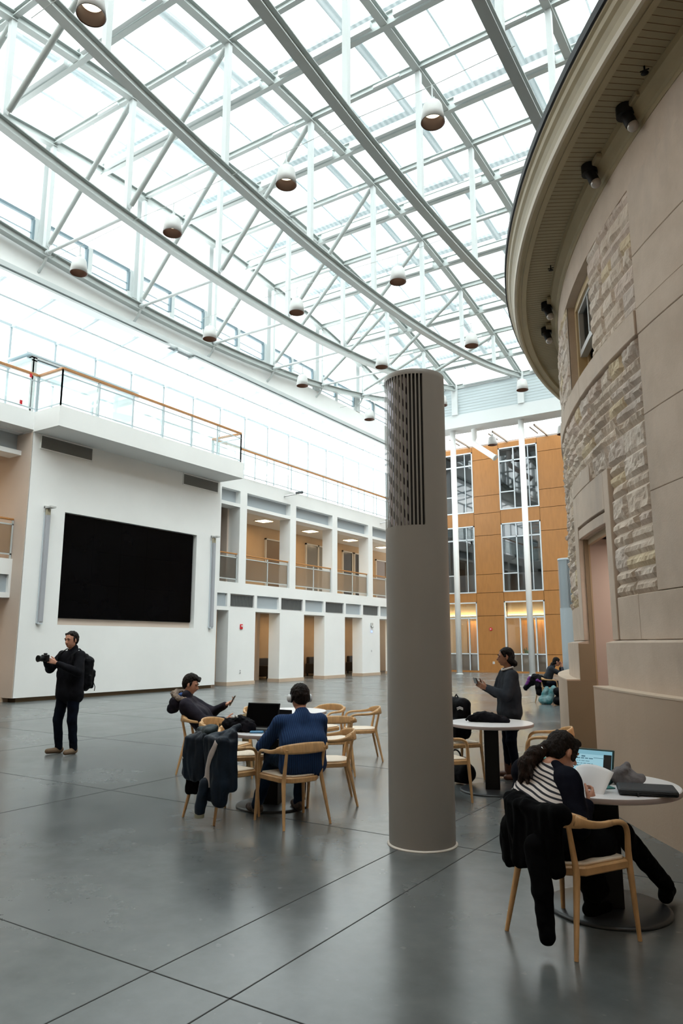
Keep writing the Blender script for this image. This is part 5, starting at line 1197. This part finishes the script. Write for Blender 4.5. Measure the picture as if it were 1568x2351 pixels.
# ================================================================== hung jackets
def hanging(root, name, mat, path_pts, n=.014, vox=.009, part=None, k=.05): return organic(part or name, path_pts, mat, root, vox, 3, n, 8, k=k)
M['navyj'] = pmat('navy_shell_fabric', (.006,.016,.032), .5, col2=(.003,.007,.015), vscale=5, bump=.5, bscale=9, spec=.25)
M['tealj'] = pmat('teal_black_fabric', (.006,.022,.030), .6, col2=(.003,.008,.012), vscale=9, bump=.5, bscale=14)
M['whiteb'] = pmat('off_white_fabric_band', (.52,.47,.46), .7, bump=.3, bscale=30)
from mathutils.bvhtree import BVHTree
def decal(root, name, mat, target, pts, widths, th=.006):   # a fabric band laid on the front (-Y) side of a hanging cloth
    bv = BVHTree.FromPolygons([v.co.copy() for v in target.data.vertices], [tuple(p.vertices) for p in target.data.polygons])
    g = MB(); n = len(pts); m = 4; vs = []; fs = []
    for i in range(n):
        a = Vector((pts[min(i+1,n-1)][0]-pts[max(i-1,0)][0], pts[min(i+1,n-1)][1]-pts[max(i-1,0)][1])).normalized(); pn = Vector((-a.y, a.x))
        for j in range(m+1):
            q = (j/m-.5)*widths[i]; x = pts[i][0]+pn.x*q; z = pts[i][1]+pn.y*q; h = bv.ray_cast(Vector((x,-2,z)), Vector((0,1,0)))
            y = h[0].y if h[0] is not None else (vs[-1][1]+th if vs else -.45)
            vs.append((x, y-th, z))
    for i in range(n-1):
        for j in range(m): o = i*(m+1)+j; fs.append((o,o+1,o+m+2,o+m+1))
    g.add(vs, fs, True); o = g.build(name, mat, root); sm = o.modifiers.new('s','SOLIDIFY'); sm.thickness = .008; return o
JF = (.19,.98); JB = (-4.80,5.50,0); JR = frame_of(JF)
t = thing('jacket', 'navy jacket hanging over the chair back, plain left one of the pair', 'jacket', JB, JR, 'navy jackets on the chair')
JK = dict(k=.045)
def shell(t, prims, n=.020): return organic('shell', prims, M['navyj'], t, .008, 3, n, 7, k=.04, an=(1.6,1.6,.45))
jb = shell(t, [('b',(-.17,-.30,.56),(.135,.045,.205),.04,(R(3),R(3),R(12))),('b',(-.29,-.23,.56),(.05,.075,.17),.04,(0,R(8),R(35))),('c',(-.27,-.20,.75),(-.03,-.29,.765),.045,.045),('c',(-.32,-.24,.60),(-.36,-.26,.40),.05,.045)])
hanging(t, 'lining', M['blackcl'], [('b',(-.27,-.25,.33),(.07,.035,.12),.03,(0,0,R(20)))], part='lining')
decal(t, 'white_stripe', M['whiteb'], jb, [(-.29,.56),(-.325,.51),(-.35,.46)], [.03,.04,.04])
hanging(t, 'hood', M['tealj'], [('c',(-.22,-.20,.80),(-.02,-.26,.80),.05,.045),('c',(-.14,-.16,.81),(.0,-.2,.83),.045,.03)], n=.02, part='hood')
t = thing('jacket', 'navy jacket with a wide white stripe, right one of the pair on the chair', 'jacket', JB, JR, 'navy jackets on the chair')
jb = shell(t, [('b',(.17,-.325,.50),(.13,.05,.29),.04,(R(3),R(3),0)),('b',(.29,-.26,.54),(.05,.07,.23),.04,(0,R(-3),R(-35))),('c',(.08,-.28,.76),(.28,-.22,.79),.045,.05),('c',(.20,-.20,.80),(.26,-.13,.86),.04,.035),('b',(.24,-.31,.30),(.07,.05,.12),.04,(0,R(10),0))])
hanging(t, 'sleeve', M['navyj'], [('c',(.09,-.36,.36),(.05,-.39,.14),.055,.05)], part='sleeve')
decal(t, 'white_stripe', M['whiteb'], jb, [(.26,.745),(.23,.70),(.20,.65),(.17,.60),(.145,.54),(.125,.48),(.11,.42),(.10,.37),(.105,.335)], [.055,.055,.055,.055,.06,.07,.10,.14,.12])
g = MB(); g.tube([(.048,-.39,.11),(.046,-.39,.075)], [.046,.044], 14); g.build('cuff', pmat('pale_green_cuff', (.35,.36,.27), .8), t)
# black bag with white buttons on the table edge
M['fluff'] = cloth('black_rumpled_fabric', (.010,.009,.013), (.004,.004,.005), .8)
t = thing('shoulder_bag', 'rumpled black bag on the edge of the centre table beside the hanging jackets', 'bag', (-5.03,5.86,.742), .2)
organic('bag_body', [('s',(0,0,.065),(.13,.10,.085)),('s',(.10,-.02,.05),(.10,.08,.07)),('s',(-.10,-.02,.06),(.07,.08,.07)),('c',(.02,-.06,.12),(.12,-.04,.10),.035,.03)], M['fluff'], t, .008, 1, .022, 16)
g = MB()
for x, y, z in ((-.03,-.07,.145),(.01,-.065,.15),(.035,-.075,.14)): g.sph((x,y,z), (.018,.014,.012))
g.build('white_button', M['plastw'], t)
# ================================================================== laptops and table things
def laptop(lab, loc, rz, tilt=105, screen='dark', w=.34, d=.235):
    t = thing('laptop', lab, 'laptop', loc, rz)
    g = MB(); g.box(-w/2,w/2,-d/2,d/2,0,.016); g.build('base', M['black'] if screen == 'dark' else M['lapteal'], t, bev=.004)
    g = MB()
    for r_ in range(5):
        for c_ in range(13): g.box(-w/2+.02+c_*(w-.04)/13, -w/2+.02+(c_+.85)*(w-.04)/13, d/2-.03-r_*.024-.019, d/2-.03-r_*.024, .016, .018)
    g.build('keyboard', M['grille2'] if screen == 'dark' else M['black'], t)
    g = MB(); g.box(-.05,.05,-d/2+.012,-d/2+.07,.016,.0168); g.build('touchpad', M['alu'], t)
    ld = bpy.data.objects.new('lid', None)
    g = MB(); g.box(-w/2,w/2,-.004,.006,0,d); ld = g.build('lid', M['black'] if screen == 'dark' else M['lapteal'], t, bev=.004); ld.location = (0,d/2-.004,.012); ld.rotation_euler = (-R(tilt-90),0,0)
    g = MB(); g.box(-w/2+.012,w/2-.012,-.0055,-.004,.018,d-.012); g.build('screen', M['blackg'] if screen == 'dark' else M['scr'], ld)
    return t, ld
M['lapteal'] = pmat('dark_teal_laptop', (.015,.055,.055), .35); M['scr'] = emis('document_screen', (.20,.40,.48), 1.0); M['scrk'] = pmat('screen_black_bar', (.01,.012,.015), .4); M['scrt'] = emis('screen_text', (.06,.13,.17), 1.0); M['scrw'] = emis('screen_page', (.30,.52,.60), 1.0)
laptop('black laptop open on the centre table left of the man in the blue sweater', (-4.93,5.99,.742), R(12), 108, w=.38, d=.26)
t, ld = laptop('laptop with a lit document on its screen on the right foreground table', (-1.335,4.93,.742), R(-4), 112, 'lit', w=.32, d=.195)
w, d = .32, .195
g = MB(); g.box(-w/2+.012,-w/2+.06,-.0065,-.0055,.02,d-.035); g.box(w/2-.065,w/2-.014,-.0065,-.0055,.02,d-.035); g.build('dark_bar', M['scrk'], ld)
g = MB(); g.box(-w/2+.062,w/2-.067,-.0065,-.0055,.03,d-.04); g.build('document_page', M['scrw'], ld)
g = MB()
for i in range(9):
    z = d-.07-i*.016; x = -w/2+.08
    while x < (.0 if i in (1,3,4) else .02): l = random.uniform(.008,.026); g.box(x,x+l,-.0072,-.0065,z,z+(.006 if i in (0,3) else .003)); x += l+.006
g.box(-.05,-.025,-.0072,-.0065,d-.058,d-.05); g.box(.03,.10,-.0072,-.0065,d-.062,d-.059); g.build('text_lines', M['scrt'], ld)
t = thing('monitor', 'second dark laptop lid behind the black laptop on the centre table', 'laptop', (-4.88,6.42,.742), R(5)); g = MB(); g.box(-.17,.17,-.12,.12,0,.016); g.build('base', M['black'], t, bev=.004); g = MB(); g.box(-.17,.17,-.122,-.112,.01,.19); g.build('lid', M['black'], t, bev=.003)
M['bluecase'] = pmat('blue_plastic', (.05,.22,.42), .35)
slab('glasses_case', 'blue case lying before the laptop keyboard on the centre table', 'case', .14,.06,.02, (-4.78,5.84,.742), (0,0,.5), M['bluecase'], bev=.01, part='shell')
t = thing('papers', 'white papers lying right of the black laptop on the centre table', 'paper', (-4.62,6.16,.742), .5)
for i in range(3): g = MB(); g.box(-.105+i*.01,.105+i*.01,-.148,.148,.001+i*.0012,.0018+i*.0012); g.build('sheet', M['paper'], t)
t = thing('pen', 'dark pen lying beside the black laptop keyboard', 'pen', (-4.62,5.90,.75), 1.0); g = MB(); g.tube([(-.07,0,.004),(.07,0,.004)], .005, 8); g.build('barrel', M['blackcl'], t); g = MB(); g.tube([(.07,0,.004),(.082,0,.004)], [.004,.001], 8); g.build('tip', M['chrome'], t)
# things on the middle right table
t = thing('camera_bag', 'low black bag and strap lying on the round table right of the grey column', 'bag', (-3.22,8.05,.742), .35)
organic('bag_body', [('c',(-.17,.02,.02),(.22,0,.02),.032,.035),('c',(-.10,.05,.03),(.18,.06,.03),.04,.04),('s',(-.05,.03,.07),(.11,.06,.045)),('s',(.05,.02,.05),(.1,.07,.05)),('c',(-.2,0,.03),(-.13,.0,.05),.025,.03)], M['fluff'], t, .008, 1, .012, 18)
g = MB(); g.tube([(-.24,-.02,.015),(-.20,-.01,.06),(-.14,.0,.075),(-.08,-.02,.05)], .012, 8); g.build('strap', M['nyl'], t)
# backpack on the chair behind the column
t = thing('backpack', 'black backpack with a small white emblem on the chair just right of the grey column', 'backpack', (-3.80,8.55,.465), R(-20))
organic('pack_body', [('b',(0,0,.25),(.17,.11,.25),.09),('b',(0,-.10,.14),(.12,.05,.11),.04)], M['nyl'], t, .009, 3, .010, 10)
g = MB()
for k in range(3): g.tube([(.10+.0*k,-.115-.004*k,.36+.012*k),(.13,-.10,.375+.012*k),(.16,-.075,.36+.012*k)], .004, 6)
g.build('white_emblem', M['plastw'], t)
g = MB(); g.tube([(-.03,-.02,.50),(0,-.02,.535),(.03,-.02,.50)], .008, 8); g.build('top_loop', M['nyl'], t)
t = thing('duffel_bag', 'black bag on the floor under the chair right of the grey column', 'bag', (-3.72,8.28,0), R(-20)); organic('bag_body', [('c',(-.14,0,.13),(.14,0,.13),.12,.12),('c',(-.12,0,.24),(.12,0,.24),.07,.07)], M['nyl'], t, .01, 2, .012, 9)
g = MB(); g.tube(bez([(-.08,0,.3),(-.06,0,.4),(.06,0,.4),(.08,0,.3)],8), .01, 8); g.build('handle', M['nyl'], t)
# things on the foreground right table
M['sleevek'] = pmat('black_neoprene', (.012,.013,.018), .6, bump=.15, bscale=60)
t = thing('laptop_sleeve', 'flat black padded laptop sleeve at the right edge of the foreground table', 'sleeve', (-.93,4.81,.742), R(16)); g = MB(); g.box(-.165,.165,-.115,.115,0,.036); g.build('padded_body', M['sleevek'], t, bev=.014, segs=3)
g = MB(); g.tube([(-.15,-.116,.018),(.15,-.116,.018)], .003, 6); g.box(-.065,-.055,-.135,-.115,-.012,.018); g.build('zipper', M['black'], t)
M['greyc'] = pmat('grey_knit_cloth', (.20,.185,.195), .9, col2=(.12,.11,.115), vscale=14, bump=.4, bscale=40)
t = thing('grey_scarf', 'crumpled grey knitted cloth behind the lit laptop', 'scarf', (-1.10,5.02,.742), .3)
organic('cloth', [('s',(0,0,.05),(.08,.06,.06)),('s',(.05,-.04,.035),(.065,.05,.04)),('c',(-.04,0,.07),(.02,.02,.105),.03,.025)], M['greyc'], t, .008, 1, .02, 13)
M['teal'] = pmat('bright_teal_fabric', (.05,.42,.36), .6, col2=(.03,.25,.23), vscale=8, bump=.3, bscale=20); M['tealdk'] = pmat('dark_teal_fabric', (.01,.10,.10), .7)
t = thing('teal_jacket', 'bright teal jacket lying on the table edge beyond the woman in the striped top', 'jacket', (-1.53,5.17,.742), .1)
organic('fabric', [('c',(-.15,0,.04),(.10,.10,.05),.045,.045),('s',(-.12,.0,.05),(.07,.05,.05)),('c',(.10,.10,.06),(.26,.22,.05),.04,.035),('s',(.0,.05,.07),(.10,.06,.05))], M['teal'], t, .008, 1, .02, 14)
organic('lining', [('c',(-.16,-.02,.03),(-.10,-.03,.02),.04,.03)], M['tealdk'], t, .008, 1, .01, 14)
slab('teal_folder', 'dark teal folder under the lit laptop front edge', 'folder', .24,.17,.006, (-1.26,4.82,.742), (0,0,.75), pmat('teal_cover', (.02,.16,.15), .5), part='cover')
# papers in the hand
t = thing('paper_sheet', 'curved white sheet of paper held up by the woman in the striped top', 'paper', (0,0,0))
g = MB(); n = 10; vs = []; fs = []
A = Vector(wl(FB5,(.40,.915),(.185,.20,.70))); a1 = frame_of((.40,.915)); rr = Vector((math.cos(a1),math.sin(a1),0)); ff = Vector((.40,.915,0)).normalized()
for j in range(n+1):
    for i in range(n+1):
        u = i/n-.85; v = j/n; p = A + rr*(u*.27) + ff*(.05*v+.06*(u+.4)**2) + UP3*(.02+v*.165-.12*(u+.35)**2*v)+ff*.08*v
        vs.append(p)
for th in (0,1):
    pass
for j in range(n):
    for i in range(n): o = j*(n+1)+i; fs.append((o,o+1,o+n+2,o+n+1))
g.add(vs, fs, True); o = g.build('sheet', M['paper'], t); sm = o.modifiers.new('solid','SOLIDIFY'); sm.thickness = .0008
t = thing('pen', 'silver pen pointing down from the hand of the woman in the striped top', 'pen', wl(FB5,(.40,.915),(.21,.17,.68))); g = MB(); g.tube([(0,0,.03),(-.03,-.04,-.07)], .004, 8); g.build('barrel', M['chrome'], t); g = MB(); g.tube([(-.03,-.04,-.07),(-.034,-.045,-.085)], [.004,.001], 8); g.build('tip', M['black'], t)
# black coat hung over the foreground chair
t = thing('coat', 'black coat hung over the foreground chair back with one sleeve reaching down', 'coat', (-1.31,4.45,0), frame_of((.40,.915)))
organic('coat_body', [('c',(-.27,-.12,.70),(-.05,-.27,.715),.04,.042),('c',(-.05,-.27,.715),(.195,-.245,.70),.042,.04),
 ('b',(.02,-.275,.56),(.165,.04,.18),.035,(R(2),0,0)),('b',(-.22,-.20,.55),(.09,.045,.19),.035,(R(4),R(4),R(-38))),('b',(-.30,-.15,.44),(.05,.05,.13),.035,(0,R(10),R(-50))),
 ('c',(-.28,-.10,.69),(-.39,-.09,.59),.035,.010),('c',(-.32,-.14,.55),(-.36,-.12,.36),.04,.035)], M['blackcl'], t, .008, 3, .024, 7, k=.04, an=(1.6,1.6,.45))
organic('sleeve', [('c',(.04,-.315,.52),(.08,-.325,.30),.065,.058),('c',(.08,-.325,.30),(.11,-.33,.09),.058,.045)], M['blackcl'], t, .007, 2, .01, 10)
g = MB(); g.sph((.165,-.245,.745),(.016,.01,.008)); g.build('button', M['plastw'], t)
# far right group: bags and clothes by the distant woman
M['purple'] = pmat('purple_fabric', (.13,.02,.18), .6); M['tealbag'] = pmat('teal_and_white_bag', (.015,.16,.18), .6, col2=(.22,.34,.36), vscale=7)
t = thing('purple_coat', 'black and purple coat hanging off the distant chair', 'coat', (-6.60,20.15,0), 0)
organic('shell', [('c',(.0,-.1,.72),(.25,.0,.66),.09,.08),('c',(-.05,-.1,.60),(-.25,-.12,.42),.09,.07),('c',(.1,-.1,.6),(.12,-.1,.3),.09,.08)], M['nyl'], t, .012, 2, .03, 8, k=.08)
organic('purple_lining', [('c',(-.10,-.18,.70),(-.20,-.20,.52),.03,.035),('c',(.10,-.17,.64),(.18,-.13,.60),.035,.03)], M['purple'], t, .012, 1, .03, 10, k=.05)
t = thing('teal_bag', 'teal and white bag hanging below the distant chair', 'bag', (-6.25,20.0,0), 0)
organic('bag_body', [('c',(-.12,0,.10),(.0,0,.40),.10,.08),('c',(.05,0,.08),(.18,0,.42),.09,.08),('s',(-.05,-.02,.12),(.2,.1,.11))], M['tealbag'], t, .012, 2, .015, 8)
t = thing('backpack', 'black backpack on the floor beside the distant chair and the stone plinth', 'backpack', (-5.85,19.85,0), 0)
organic('pack_body', [('c',(-.08,0,.12),(.08,0,.12),.12,.12),('c',(-.07,0,.36),(.07,0,.36),.11,.11)], M['nyl'], t, .012, 2, .01, 8)
